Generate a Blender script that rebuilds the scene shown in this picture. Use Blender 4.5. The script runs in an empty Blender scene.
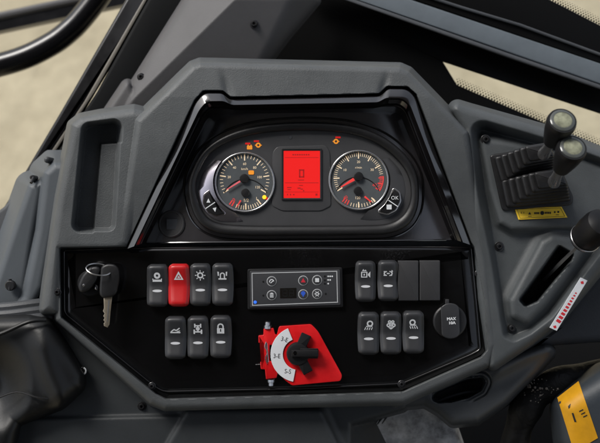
import bpy, bmesh, math, random
import numpy as np
from mathutils import Matrix, Vector

random.seed(7)
rng = np.random.default_rng(7)
R = math.radians
scn = bpy.context.scene
C = scn.collection

# ------------------------------------------------------------------ frame, camera, light
S = 0.0011            # metres per unit of the dashboard drawing
D = 909.0             # eye distance in the same unit
TILT = R(35)          # the dashboard leans back 35 degrees
M = Matrix.Rotation(TILT, 4, 'X')

cam_data = bpy.data.cameras.new('camera')
cam = bpy.data.objects.new('camera', cam_data)
C.objects.link(cam)
cam_data.sensor_width = 36
cam_data.lens = 18.0 / (300.0 / D)
cam_data.clip_start = 0.01
cam_data.clip_end = 500
cam_data.dof.use_dof = True
cam_data.dof.focus_distance = D * S * 0.995
cam_data.dof.aperture_fstop = 5.0
cam.matrix_world = M @ Matrix.Translation((0, 0, D * S))
scn.camera = cam

world = bpy.data.worlds.new('World')
scn.world = world
world.use_nodes = True
wn = world.node_tree
sky = wn.nodes.new('ShaderNodeTexSky')
sky.sky_type = 'NISHITA'
sky.sun_disc = False
SUN_EL, SUN_AZ = R(55), R(-62)      # azimuth measured from +Y, negative to the left
sky.sun_elevation = SUN_EL
sky.sun_rotation = SUN_AZ
sky.air_density = 1.0
sky.dust_density = 3.0
sky.ozone_density = 1.0
bgn = wn.nodes['Background']
bgn.inputs['Strength'].default_value = 0.10
hsv = wn.nodes.new('ShaderNodeHueSaturation')
hsv.inputs['Saturation'].default_value = 0.42
wn.links.new(sky.outputs[0], hsv.inputs['Color'])
wn.links.new(hsv.outputs[0], bgn.inputs[0])

sd_ = bpy.data.lights.new('sun', 'SUN')
sd_.energy = 1.5
sd_.angle = R(22)
sd_.color = (1.0, 0.97, 0.92)
sun = bpy.data.objects.new('sun', sd_)
C.objects.link(sun)
sdir = Vector((math.sin(SUN_AZ) * math.cos(SUN_EL), math.cos(SUN_AZ) * math.cos(SUN_EL), math.sin(SUN_EL)))
sun.rotation_euler = sdir.to_track_quat('Z', 'Y').to_euler()

scn.view_settings.view_transform = 'Standard'
scn.view_settings.look = 'None'
scn.view_settings.gamma = 1
scn.view_settings.exposure = 0.75
scn.cycles.max_bounces = 8
scn.cycles.transparent_max_bounces = 8
scn.cycles.caustics_reflective = False
scn.cycles.caustics_refractive = False


# ------------------------------------------------------------------ materials
def mat(name, base, rough=0.5, metal=0.0, spec=0.5, bump=0.0, bscale=900, var=0.0, vscale=30,
        rvar=0.0, coat=0.0, ior=1.5, emit=None, estr=0.0):
    m = bpy.data.materials.new(name)
    m.use_nodes = True
    nt = m.node_tree
    b = nt.nodes['Principled BSDF']
    b.inputs['Base Color'].default_value = (*base, 1)
    b.inputs['Roughness'].default_value = rough
    b.inputs['Metallic'].default_value = metal
    b.inputs['Specular IOR Level'].default_value = spec
    b.inputs['IOR'].default_value = ior
    b.inputs['Coat Weight'].default_value = coat
    b.inputs['Coat Roughness'].default_value = 0.05
    if emit:
        b.inputs['Emission Color'].default_value = (*emit, 1)
        b.inputs['Emission Strength'].default_value = estr
    if bump or var or rvar:
        tc = nt.nodes.new('ShaderNodeTexCoord')
    if bump:
        n = nt.nodes.new('ShaderNodeTexNoise')
        n.inputs['Scale'].default_value = bscale
        n.inputs['Detail'].default_value = 3
        bp = nt.nodes.new('ShaderNodeBump')
        bp.inputs['Strength'].default_value = bump
        bp.inputs['Distance'].default_value = 0.0006
        nt.links.new(tc.outputs['Object'], n.inputs['Vector'])
        nt.links.new(n.outputs['Fac'], bp.inputs['Height'])
        nt.links.new(bp.outputs['Normal'], b.inputs['Normal'])
    if var or rvar:
        n2 = nt.nodes.new('ShaderNodeTexNoise')
        n2.inputs['Scale'].default_value = vscale
        n2.inputs['Detail'].default_value = 6
        n2.inputs['Roughness'].default_value = 0.65
        nt.links.new(tc.outputs['Object'], n2.inputs['Vector'])
        if var:
            cr = nt.nodes.new('ShaderNodeValToRGB')
            cr.color_ramp.elements[0].position = 0.3
            cr.color_ramp.elements[1].position = 0.72
            cr.color_ramp.elements[0].color = (*[max(0, c * (1 - var)) for c in base], 1)
            cr.color_ramp.elements[1].color = (*[min(1, c * (1 + var)) for c in base], 1)
            nt.links.new(n2.outputs['Fac'], cr.inputs[0])
            nt.links.new(cr.outputs[0], b.inputs['Base Color'])
        if rvar:
            mr = nt.nodes.new('ShaderNodeMapRange')
            mr.inputs['From Min'].default_value = 0.35
            mr.inputs['From Max'].default_value = 0.75
            mr.inputs['To Min'].default_value = max(0.02, rough - rvar * 0.3)
            mr.inputs['To Max'].default_value = rough + rvar
            nt.links.new(n2.outputs['Fac'], mr.inputs['Value'])
            nt.links.new(mr.outputs[0], b.inputs['Roughness'])
    return m


GREY = mat('grey_plastic', (0.079, 0.085, 0.088), 0.50, spec=0.45, bump=0.45, bscale=750, var=0.14, vscale=22, rvar=0.14)
GREYD = mat('dark_grey_plastic', (0.058, 0.062, 0.068), 0.5, spec=0.35, bump=0.3, bscale=800, var=0.12, vscale=18, rvar=0.08)
CONSOLE = mat('console_plastic', (0.068, 0.075, 0.079), 0.5, spec=0.45, bump=0.4, bscale=800, var=0.14, vscale=22, rvar=0.14)
COVER = mat('blue_grey_plastic', (0.078, 0.089, 0.100), 0.5, spec=0.4, bump=0.25, bscale=900, var=0.08, vscale=12)
TRIM = mat('warm_grey_trim', (0.085, 0.083, 0.085), 0.55, spec=0.35, bump=0.3, bscale=800, var=0.1, vscale=12)
GLOSS = mat('piano_black', (0.0035, 0.0035, 0.004), 0.10, spec=0.5, rvar=0.16, vscale=16, ior=1.65)
BEZ = mat('bezel_black', (0.006, 0.0055, 0.006), 0.13, spec=0.5, ior=2.0, rvar=0.08, vscale=30)
PLATE = mat('smoky_plate', (0.012, 0.011, 0.0125), 0.20, spec=0.5, ior=2.1, rvar=0.06, vscale=40)
RUB = mat('black_rubber', (0.011, 0.011, 0.012), 0.42, spec=0.45, bump=0.2, bscale=700, var=0.25, vscale=90)
KNOB = mat('knob_plastic', (0.008, 0.008, 0.009), 0.46, spec=0.35, bump=0.1, bscale=900)
MATTE = mat('matt_black', (0.008, 0.008, 0.009), 0.6, spec=0.25)
ROCK = mat('switch_plastic', (0.030, 0.031, 0.034), 0.40, spec=0.5, bump=0.12, bscale=1500, var=0.12, vscale=60)
BLANK = mat('blanking_plastic', (0.034, 0.034, 0.036), 0.5, spec=0.4, bump=0.15, bscale=1200, var=0.1)
REDSW = mat('red_switch_plastic', (0.50, 0.012, 0.014), 0.36, spec=0.5, bump=0.08, bscale=1500, var=0.06)
RED = mat('red_paint', (0.68, 0.009, 0.012), 0.32, spec=0.4, var=0.16, vscale=28, rvar=0.25, bump=0.15, bscale=500)
WHITE = mat('white_print', (0.72, 0.74, 0.76), 0.5, spec=0.3, var=0.05)
BARW = mat('bar_lens', (0.55, 0.56, 0.58), 0.35, spec=0.4)
STICK = mat('white_sticker', (0.62, 0.64, 0.67), 0.45, spec=0.3, var=0.05)
INK = mat('black_ink', (0.012, 0.012, 0.012), 0.6)
REDINK = mat('red_ink', (0.55, 0.02, 0.03), 0.5)
YEL = mat('yellow_label', (0.95, 0.62, 0.05), 0.45, spec=0.3, var=0.12, vscale=60)
STEEL = mat('steel', (0.55, 0.55, 0.56), 0.28, metal=1.0, bump=0.05, rvar=0.15)
DSTEEL = mat('dark_steel', (0.42, 0.42, 0.43), 0.30, metal=0.95, rvar=0.15)
BOLT = mat('black_bolt', (0.025, 0.025, 0.027), 0.3, spec=0.6, metal=0.3)
BRASS = mat('nickel_brass', (0.50, 0.43, 0.33), 0.35, metal=0.85, bump=0.1, bscale=1500, var=0.15, vscale=150)
CHROME = mat('silver_ring', (0.62, 0.62, 0.63), 0.22, metal=0.9)
GLARE_LILAC = mat('lilac_glare', (0.74, 0.69, 0.75), 0.22, metal=1.0, rvar=0.1)  # pale lilac standing in for window glare on the cluster lens
FACE = mat('cluster_face', (0.055, 0.055, 0.058), 0.42, spec=0.45, bump=0.1, bscale=1500, var=0.1)
DIAL = mat('dial_face', (0.088, 0.097, 0.103), 0.45, spec=0.35, var=0.1, vscale=80)
DIALD = mat('dial_dark', (0.012, 0.012, 0.013), 0.4)
TICK = mat('lit_cream_print', (0.78, 0.68, 0.52), 0.5, emit=(0.98, 0.62, 0.28), estr=0.16)
TICKR = mat('lit_red_print', (0.6, 0.05, 0.05), 0.5, emit=(0.9, 0.05, 0.04), estr=0.18)
NEEDLE = mat('needle_red', (0.65, 0.04, 0.04), 0.4, emit=(0.95, 0.06, 0.05), estr=0.21)
NEEDLEP = mat('needle_pink', (0.62, 0.12, 0.14), 0.4, emit=(0.85, 0.12, 0.14), estr=0.15)
AMBER = mat('amber_lamp', (0.45, 0.17, 0.02), 0.4, emit=(1.0, 0.34, 0.03), estr=0.33)
YLAMP = mat('yellow_lamp', (0.8, 0.5, 0.03), 0.4, emit=(1.0, 0.55, 0.02), estr=0.54)
REDLAMP = mat('red_lamp', (0.4, 0.01, 0.01), 0.4, emit=(1.0, 0.02, 0.02), estr=0.21)
BLUELED = mat('blue_lamp', (0.03, 0.10, 0.6), 0.4, emit=(0.03, 0.16, 1.0), estr=0.54)
LCD = mat('red_screen', (0.12, 0.003, 0.003), 0.35, spec=0.15, emit=(1.0, 0.022, 0.020), estr=0.47)
LCDINK = mat('screen_print', (0.16, 0.004, 0.004), 0.5, emit=(0.4, 0.005, 0.005), estr=0.35)
CLIMA = mat('climate_face', (0.045, 0.046, 0.050), 0.4, spec=0.4, var=0.08)
DISP = mat('dark_display', (0.010, 0.009, 0.008), 0.2)
RIMG = mat('grey_print', (0.42, 0.43, 0.44), 0.5)
REDBTN = mat('red_print', (0.55, 0.02, 0.04), 0.5)
BLUEBTN = mat('blue_print', (0.03, 0.10, 0.55), 0.5)
PAINT = mat('gloss_black_paint', (0.006, 0.006, 0.007), 0.2, spec=0.45, rvar=0.1)
SEAL = mat('beige_seal', (0.13, 0.118, 0.098), 0.5)
PILLAR = mat('pillar_black', (0.004, 0.0045, 0.005), 0.6, spec=0.10, bump=0.15)
FRIT = mat('frit_black', (0.004, 0.004, 0.004), 0.35, spec=0.12)
STRIP = mat('blue_grey_strip', (0.115, 0.135, 0.152), 0.45, spec=0.4, var=0.1, bump=0.2)
OUTER = mat('hazy_grey_seal', (0.33, 0.36, 0.37), 0.6, var=0.1)
ARM = mat('armrest_vinyl', (0.035, 0.042, 0.050), 0.5, spec=0.4, bump=0.3, bscale=600, var=0.1)
YELD = mat('amber_label', (0.62, 0.30, 0.01), 0.5, spec=0.3, var=0.12, vscale=60)
LEATH = mat('black_leather', (0.010, 0.0105, 0.011), 0.42, spec=0.35, bump=0.15, bscale=420)
BASEM = mat('base_plastic', (0.036, 0.040, 0.043), 0.5, spec=0.35, bump=0.3, bscale=800, var=0.12, vscale=18)
FLOORM = mat('floor_black', (0.006, 0.006, 0.006), 0.9, spec=0.1, bump=0.3, bscale=200)
BLOCKER = mat('sky_blocker_grey', (0.045, 0.045, 0.048), 0.8)  # dark sheet added out of view to block sky reflections
CLOTH = mat('grey_speckle', (0.42, 0.42, 0.425), 0.7, bump=0.6, bscale=220, var=0.7, vscale=45)
LENSM = mat('knob_lens', (0.22, 0.225, 0.155), 0.22, spec=0.5, var=0.6, vscale=120)
CAPM = mat('smoked_cap', (0.075, 0.08, 0.075), 0.12, spec=0.6)
GRIT = mat('grey_grit', (0.30, 0.27, 0.24), 0.8)


def add_layer(m, scale, strength, dist, stretch=(1, 1, 1)):
    nt = m.node_tree
    b = nt.nodes['Principled BSDF']
    old = b.inputs['Normal'].links[0].from_socket if b.inputs['Normal'].links else None
    tc = nt.nodes.new('ShaderNodeTexCoord')
    mp = nt.nodes.new('ShaderNodeMapping')
    mp.inputs['Scale'].default_value = stretch
    n = nt.nodes.new('ShaderNodeTexNoise')
    n.inputs['Scale'].default_value = scale
    n.inputs['Detail'].default_value = 4
    n.inputs['Distortion'].default_value = 1.2
    bp = nt.nodes.new('ShaderNodeBump')
    bp.inputs['Strength'].default_value = strength
    bp.inputs['Distance'].default_value = dist
    nt.links.new(tc.outputs['Object'], mp.inputs[0])
    nt.links.new(mp.outputs[0], n.inputs['Vector'])
    nt.links.new(n.outputs['Fac'], bp.inputs['Height'])
    if old:
        nt.links.new(old, bp.inputs['Normal'])
    nt.links.new(bp.outputs[0], b.inputs['Normal'])


def add_dust(m, base, dust, scale, lo, hi):
    nt = m.node_tree
    b = nt.nodes['Principled BSDF']
    tc = nt.nodes.new('ShaderNodeTexCoord')
    n = nt.nodes.new('ShaderNodeTexNoise')
    n.inputs['Scale'].default_value = scale
    n.inputs['Detail'].default_value = 2
    n2 = nt.nodes.new('ShaderNodeTexNoise')
    n2.inputs['Scale'].default_value = 14
    n2.inputs['Detail'].default_value = 5
    mul = nt.nodes.new('ShaderNodeMath')
    mul.operation = 'MULTIPLY'
    cr = nt.nodes.new('ShaderNodeValToRGB')
    cr.color_ramp.elements[0].position = lo
    cr.color_ramp.elements[1].position = hi
    cr.color_ramp.elements[0].color = (*base, 1)
    cr.color_ramp.elements[1].color = (*dust, 1)
    nt.links.new(tc.outputs['Object'], n.inputs['Vector'])
    nt.links.new(tc.outputs['Object'], n2.inputs['Vector'])
    nt.links.new(n.outputs['Fac'], mul.inputs[0])
    nt.links.new(n2.outputs['Fac'], mul.inputs[1])
    nt.links.new(mul.outputs[0], cr.inputs[0])
    nt.links.new(cr.outputs[0], b.inputs['Base Color'])


DUCTM = mat('duct_plastic', (0.050, 0.054, 0.058), 0.42, spec=0.45, bump=0.25, bscale=800, var=0.12, vscale=18)
SLEEVE = mat('sleeve_rubber', (0.009, 0.009, 0.0095), 0.55, spec=0.3, bump=0.2, bscale=500)
add_layer(SLEEVE, 38, 0.6, 0.006)
add_dust(GLOSS, (0.0035, 0.0035, 0.004), (0.020, 0.020, 0.022), 600, 0.34, 0.56)
add_dust(PLATE, (0.030, 0.028, 0.0315), (0.05, 0.05, 0.051), 600, 0.34, 0.56)
add_dust(LEATH, (0.009, 0.0095, 0.010), (0.022, 0.022, 0.022), 300, 0.33, 0.55)


def glass_mat(name, tint):
    m = bpy.data.materials.new(name)
    m.use_nodes = True
    nt = m.node_tree
    nt.nodes.clear()
    o = nt.nodes.new('ShaderNodeOutputMaterial')
    t = nt.nodes.new('ShaderNodeBsdfTransparent')
    t.inputs[0].default_value = (*tint, 1)
    g = nt.nodes.new('ShaderNodeBsdfGlossy')
    g.inputs['Roughness'].default_value = 0.03
    f = nt.nodes.new('ShaderNodeFresnel')
    f.inputs[0].default_value = 1.45
    mx = nt.nodes.new('ShaderNodeMixShader')
    nt.links.new(f.outputs[0], mx.inputs[0])
    nt.links.new(t.outputs[0], mx.inputs[1])
    nt.links.new(g.outputs[0], mx.inputs[2])
    nt.links.new(mx.outputs[0], o.inputs[0])
    return m


GLASS = glass_mat('window_glass', (0.93, 0.94, 0.93))


def sand_mat():
    m = bpy.data.materials.new('sand')
    m.use_nodes = True
    nt = m.node_tree
    b = nt.nodes['Principled BSDF']
    b.inputs['Roughness'].default_value = 0.9
    b.inputs['Specular IOR Level'].default_value = 0.1
    tc = nt.nodes.new('ShaderNodeTexCoord')
    n = nt.nodes.new('ShaderNodeTexNoise')
    n.inputs['Scale'].default_value = 2.4
    n.inputs['Detail'].default_value = 8
    n.inputs['Roughness'].default_value = 0.62
    n2 = nt.nodes.new('ShaderNodeTexNoise')
    n2.inputs['Scale'].default_value = 16
    n2.inputs['Detail'].default_value = 4
    mx = nt.nodes.new('ShaderNodeMath')
    mx.operation = 'ADD'
    sc = nt.nodes.new('ShaderNodeMath')
    sc.operation = 'MULTIPLY'
    sc.inputs[1].default_value = 0.35
    cr = nt.nodes.new('ShaderNodeValToRGB')
    e = cr.color_ramp.elements
    e[0].position = 0.45
    e[0].color = (0.31, 0.27, 0.185, 1)
    e[1].position = 0.85
    e[1].color = (0.46, 0.405, 0.285, 1)
    bp = nt.nodes.new('ShaderNodeBump')
    bp.inputs['Strength'].default_value = 0.6
    bp.inputs['Distance'].default_value = 0.05
    L = nt.links.new
    L(tc.outputs['Object'], n.inputs['Vector'])
    L(tc.outputs['Object'], n2.inputs['Vector'])
    L(n2.outputs['Fac'], sc.inputs[0])
    L(n.outputs['Fac'], mx.inputs[0])
    L(sc.outputs[0], mx.inputs[1])
    L(mx.outputs[0], cr.inputs[0])
    L(cr.outputs[0], b.inputs['Base Color'])
    L(mx.outputs[0], bp.inputs['Height'])
    L(bp.outputs[0], b.inputs['Normal'])
    return m


SAND = sand_mat()


# ------------------------------------------------------------------ geometry helpers
def P(x, y, w):
    """A drawing point seen at (x, y) when it stands w above the switch panel."""
    k = (D - w) / D
    return ((x - 300) * k, (221.5 - y) * k, w)


class MB:
    """Collects vertices and faces (drawing units, dashboard frame)."""

    def __init__(s):
        s.v, s.f = [], []

    def add(s, v, f):
        o = len(s.v)
        s.v += [tuple(p) for p in v]
        s.f += [tuple(i + o for i in q) for q in f]
        return s

    # rings: list of rings of 3-D points
    def rings(s, rs, closed=True, cap0=False, cap1=False):
        n = len(rs[0])
        v = [p for r in rs for p in r]
        f = []
        for a in range(len(rs) - 1):
            for i in range(n if closed else n - 1):
                j = (i + 1) % n
                f.append((a * n + i, a * n + j, (a + 1) * n + j, (a + 1) * n + i))
        if cap0:
            f.append(tuple(range(n - 1, -1, -1)))
        if cap1:
            f.append(tuple((len(rs) - 1) * n + i for i in range(n)))
        return s.add(v, f)

    def prism(s, out, w0, w1, bev=0.8, seg=3, cap0=True):
        """outline in picture units standing from w0 to w1 with a rounded top edge"""
        out = ccw(out)
        rs = [[P(x, y, w0) for x, y in out], [P(x, y, w1 - bev) for x, y in out]]
        for k in range(1, seg + 1):
            a = k / seg * math.pi / 2
            o = offset(out, bev * (1 - math.cos(a)))
            rs.append([P(x, y, w1 - bev + bev * math.sin(a)) for x, y in o])
        return s.rings(rs, True, cap0, True)

    def sheet(s, out, w):
        out = ccw(out)
        return s.add([P(x, y, w) for x, y in out], [tuple(range(len(out)))])

    def tube(s, path, rad, n=12, caps=True):
        pts = [Vector(p) for p in path]
        rr = rad if isinstance(rad, (list, tuple)) else [rad] * len(pts)
        t0 = (pts[1] - pts[0]).normalized()
        up = t0.orthogonal().normalized()
        rs = []
        for i, p in enumerate(pts):
            t = (pts[min(i + 1, len(pts) - 1)] - pts[max(i - 1, 0)]).normalized()
            up = (up - t * up.dot(t)).normalized()
            si = t.cross(up)
            rs.append([tuple(p + (up * math.cos(2 * math.pi * k / n) + si * math.sin(2 * math.pi * k / n)) * rr[i])
                       for k in range(n)])
        return s.rings(rs, True, caps, caps)

    def lathe(s, base, axis, prof, n=28, cap0=True, cap1=True):
        """profile of (distance along axis, radius)"""
        b = Vector(base)
        a = Vector(axis).normalized()
        u = a.orthogonal().normalized()
        q = a.cross(u)
        rs = []
        for h, r in prof:
            rs.append([tuple(b + a * h + (u * math.cos(2 * math.pi * k / n) + q * math.sin(2 * math.pi * k / n)) * r)
                       for k in range(n)])
        return s.rings(rs, True, cap0, cap1)

    def field(s, x0, x1, y0, y1, step, fn, wmin):
        xs = np.arange(x0, x1 + step / 2, step)
        ys = np.arange(y0, y1 + step / 2, step)
        X, Y = np.meshgrid(xs, ys)
        W = fn(X, Y)
        keep = W > wmin
        nx = len(xs)
        ok = keep[:-1, :-1] | keep[1:, :-1] | keep[:-1, 1:] | keep[1:, 1:]
        jj, ii = np.nonzero(ok)
        # pull the cut edge onto the exact contour so the outline stays smooth
        near = np.zeros(W.shape, bool)
        for dj in (0, 1):
            for di in (0, 1):
                near[jj + dj, ii + di] = True
        out = near & ~keep
        x, y = X[out], Y[out]
        h = 0.05
        for _ in range(4):
            w0 = fn(x, y)
            gx = (fn(x + h, y) - fn(x - h, y)) / (2 * h)
            gy = (fn(x, y + h) - fn(x, y - h)) / (2 * h)
            g2 = np.maximum(gx * gx + gy * gy, 1.0)
            tx, ty = np.clip((wmin - w0) * gx / g2, -step, step), np.clip((wmin - w0) * gy / g2, -step, step)
            x, y = x + tx, y + ty
        X, Y = X.copy(), Y.copy()
        X[out], Y[out] = x, y
        W[out] = wmin
        k = (D - W) / D
        V = np.stack([(X - 300) * k, (221.5 - Y) * k, W], -1).reshape(-1, 3)
        a = jj * nx + ii
        F = np.stack([a, a + nx, a + nx + 1, a + 1], -1)
        used = np.unique(F)
        mp = np.full(len(V), -1)
        mp[used] = np.arange(len(used))
        return s.add(V[used].tolist(), mp[F].tolist())


def area(p):
    return 0.5 * sum(p[i][0] * p[(i + 1) % len(p)][1] - p[(i + 1) % len(p)][0] * p[i][1] for i in range(len(p)))


def ccw(p):
    p = [tuple(q) for q in p]
    return p if area(p) < 0 else p[::-1]      # picture y runs down


def offset(p, d):
    """inset an outline (ordered by ccw) by d"""
    n = len(p)
    r = []
    for i in range(n):
        a, b, c = p[i - 1], p[i], p[(i + 1) % n]
        e1 = (b[0] - a[0], b[1] - a[1])
        e2 = (c[0] - b[0], c[1] - b[1])
        l1 = math.hypot(*e1) or 1e-9
        l2 = math.hypot(*e2) or 1e-9
        n1 = (e1[1] / l1, -e1[0] / l1)
        n2 = (e2[1] / l2, -e2[0] / l2)
        mx, my = n1[0] + n2[0], n1[1] + n2[1]
        l = math.hypot(mx, my) or 1e-9
        mx, my = mx / l, my / l
        k = max(0.4, mx * n1[0] + my * n1[1])
        r.append((b[0] + mx * d / k, b[1] + my * d / k))
    return r


def rpoly(pts, r, n=5, closed=True):
    """polygon with filleted corners"""
    N = len(pts)
    rad = r if isinstance(r, (list, tuple)) else [r] * N
    out = []
    for i in range(N):
        if not closed and i in (0, N - 1):
            out.append(tuple(pts[i]))
            continue
        a, b, c = Vector(pts[i - 1]), Vector(pts[i]), Vector(pts[(i + 1) % N])
        u, v = (a - b), (c - b)
        lu, lv = u.length, v.length
        u, v = u / lu, v / lv
        d = min(rad[i], lu * 0.48, lv * 0.48)
        p0, p1 = b + u * d, b + v * d
        for k in range(n + 1):
            t = k / n
            q = p0 * (1 - t) ** 2 + b * 2 * t * (1 - t) + p1 * t * t
            out.append((q.x, q.y))
    return out


def spline(pts, n=6, closed=True):
    """Catmull-Rom through points of any dimension"""
    N = len(pts)
    out = []
    for i in range(N if closed else N - 1):
        g = lambda k: Vector(pts[k % N] if closed else pts[min(max(k, 0), N - 1)])
        a, b, c, d = g(i - 1), g(i), g(i + 1), g(i + 2)
        for k in range(n):
            t = k / n
            q = 0.5 * ((2 * b) + (c - a) * t + (2 * a - 5 * b + 4 * c - d) * t * t + (3 * b - a - 3 * c + d) * t ** 3)
            out.append(tuple(q))
    if not closed:
        out.append(tuple(pts[-1]))
    return out


def circ(cx, cy, r, n=32, a0=0, a1=360, ry=None):
    full = abs(a1 - a0) >= 360
    m = n if full else n + 1
    return [(cx + r * math.cos(R(a0 + (a1 - a0) * k / n)), cy - (ry or r) * math.sin(R(a0 + (a1 - a0) * k / n)))
            for k in range(m)]


def arc_band(cx, cy, r0, r1, a0, a1, n=24):
    return circ(cx, cy, r1, n, a0, a1) + circ(cx, cy, r0, n, a0, a1)[::-1]


def rect(x0, y0, x1, y1):
    return [(x0, y0), (x1, y0), (x1, y1), (x0, y1)]


def rotp(pts, cx, cy, deg):
    c, s_ = math.cos(R(deg)), math.sin(R(deg))
    return [(cx + (x - cx) * c - (y - cy) * s_, cy + (x - cx) * s_ + (y - cy) * c) for x, y in pts]


def build(name, mb, m, parent=None, origin=(0, 0, 0), smooth=35, label=None):
    """link ONE mesh object; origin is where its thing stands (drawing units)"""
    o = Vector(origin)
    me = bpy.data.meshes.new(name)
    me.from_pydata([tuple((Vector(p) - o) * S) for p in mb.v], [], mb.f)
    me.update()
    bm = bmesh.new()
    bm.from_mesh(me)
    bmesh.ops.remove_doubles(bm, verts=bm.verts, dist=1e-7)
    bmesh.ops.recalc_face_normals(bm, faces=bm.faces)
    bm.to_mesh(me)
    bm.free()
    if smooth and len(mb.v) > 6000:
        smooth = max(smooth, 78)
    if smooth:
        for p in me.polygons:
            p.use_smooth = True
        me.set_sharp_from_angle(angle=R(smooth))
    me.materials.append(m)
    ob = bpy.data.objects.new(name, me)
    C.objects.link(ob)
    if parent:
        ob.parent = parent
    else:
        ob.matrix_world = M @ Matrix.Translation(o * S)
    if label:
        ob['label'] = label
    return ob


def tag(o, label, cat, group=None):
    o['label'] = label
    o['category'] = cat
    if group:
        o['group'] = group
    return o


def thing(name, origin, label, cat, group=None):
    e = bpy.data.objects.new(name, None)
    e.empty_display_size = 0.02
    C.objects.link(e)
    e.matrix_world = M @ Matrix.Translation(Vector(origin) * S)
    return tag(e, label, cat, group)


_txt = {}


def text2d(s, size, bold=False):
    """text as flat polygons, centred, in drawing units (y up)"""
    key = s
    if key not in _txt:
        cu = bpy.data.curves.new('lettering', 'FONT')
        cu.body = s
        cu.align_x = 'CENTER'
        cu.align_y = 'CENTER'
        cu.resolution_u = 3
        ob = bpy.data.objects.new('lettering', cu)
        C.objects.link(ob)
        dg = bpy.context.evaluated_depsgraph_get()
        me = bpy.data.meshes.new_from_object(ob.evaluated_get(dg))
        _txt[key] = ([(v.co.x, v.co.y) for v in me.vertices], [tuple(p.vertices) for p in me.polygons])
        bpy.data.objects.remove(ob)
        bpy.data.curves.remove(cu)
        bpy.data.meshes.remove(me)
    v, f = _txt[key]
    return [(x * size, y * size) for x, y in v], f


def add_text(mb, s, x, y, w, size, rot=0, sx=1.0, conform=None, skew=0.0):
    v, f = text2d(s, size)
    c, n = math.cos(R(rot)), math.sin(R(rot))
    pts = []
    for a, b in v:
        a = a * sx + skew * b
        px, py = x + a * c + b * n, y + a * n - b * c
        pts.append(P(px, py, conform(px, py) if conform else w))
    mb.add(pts, f)


# signed distance and height functions for moulded plastic
def sdp(X, Y, pts, r=0.0):
    pts = [tuple(p) for p in pts]
    if r:
        q = ccw(pts)
        pts = offset(q, r)
    d = np.full(X.shape, 1e18)
    sgn = np.ones(X.shape)
    n = len(pts)
    for i in range(n):
        ax, ay = pts[i]
        bx, by = pts[i - 1]
        ex, ey = bx - ax, by - ay
        wx, wy = X - ax, Y - ay
        t = np.clip((wx * ex + wy * ey) / (ex * ex + ey * ey + 1e-12), 0, 1)
        dx, dy = wx - ex * t, wy - ey * t
        d = np.minimum(d, dx * dx + dy * dy)
        c1, c2, c3 = Y >= ay, Y < by, ex * wy > ey * wx
        flip = (c1 & c2 & c3) | (~c1 & ~c2 & ~c3)
        sgn = np.where(flip, -sgn, sgn)
    return sgn * np.sqrt(d) - r


def edge(sd, r, k=16.0):
    t = np.clip((sd + r) / r, 0, 1)
    drop = r * (1 - np.sqrt(np.maximum(0, 1 - (t * 0.985) ** 2)))
    return drop + np.maximum(sd, 0) * k


def smax(a, b, k):
    h = np.clip(0.5 + 0.5 * (a - b) / k, 0, 1)
    return b * (1 - h) + a * h + k * h * (1 - h)


def smin(a, b, k):
    return -smax(-a, -b, k)


def at(fn, x, y):
    return float(fn(np.array([[float(x)]]), np.array([[float(y)]]))[0, 0])


def lerp(a, b, t):
    return a + (b - a) * t


def sst(x, a, b):
    t = np.clip((x - a) / (b - a), 0, 1)
    return t * t * (3 - 2 * t)


# ------------------------------------------------------------------ setting
def flat_world(name, x0, x1, y0, y1, z, m):
    me = bpy.data.meshes.new(name)
    me.from_pydata([(x0, y0, z), (x1, y0, z), (x1, y1, z), (x0, y1, z)], [], [(0, 1, 2, 3)])
    me.materials.append(m)
    o = bpy.data.objects.new(name, me)
    C.objects.link(o)
    o['kind'] = 'structure'
    return o


flat_world('ground', -120, 120, -120, 120, -1.9, SAND)
flat_world('floor', -0.42, 1.3, -1.6, 0.34, -0.62, FLOORM)
# added unseen roof and rear sheet, shaped to keep sky out of the panel
me = bpy.data.meshes.new('sky_blocker')
me.from_pydata([(-1.42, 0.10, 1.25), (0.72, 0.10, 1.25), (0.72, -1.5, 1.30), (-1.42, -1.5, 1.30), (-1.42, -1.65, -0.6), (0.72, -1.65, -0.6)], [],
               [(0, 1, 2, 3), (3, 2, 5, 4)])
me.materials.append(BLOCKER)
blocker = bpy.data.objects.new('sky_blocker', me)
C.objects.link(blocker)
blocker['kind'] = 'structure'

# ------------------------------------------------------------------ cab frame at the back
# curved handrail outside the window
t = thing('handrail', P(40, 50, -300), 'thick curved glossy black handrail tube at the upper left in front of the sand', 'handrail')
hp = spline([P(x_, y_, -300) for x_, y_ in ((-60, 74), (-25, 70), (0, 65), (28, 56), (54, 42.5), (69, 31), (80, 20), (96, 0), (108, -18))], 8, False)
build('rail_tube', MB().tube(hp, 15.5, 24), PAINT, t, P(40, 50, -300))

t = thing('guard_bar', P(20, 28, -420), 'slim black bar with a pale upper edge crossing behind the curved handrail', 'bar')
mb = MB()
a, b = Vector(P(-80, 44, -420)), Vector(P(220, -20.5, -420))
mb.tube([a, b], 12, 4)
build('bar', mb, PAINT, t, P(20, 28, -420))
mb = MB().tube([a + Vector((0, 13, 8)), b + Vector((0, 13, 8))], 6, 10)
build('upper_edge', mb, TRIM, t, P(20, 28, -420))

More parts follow.
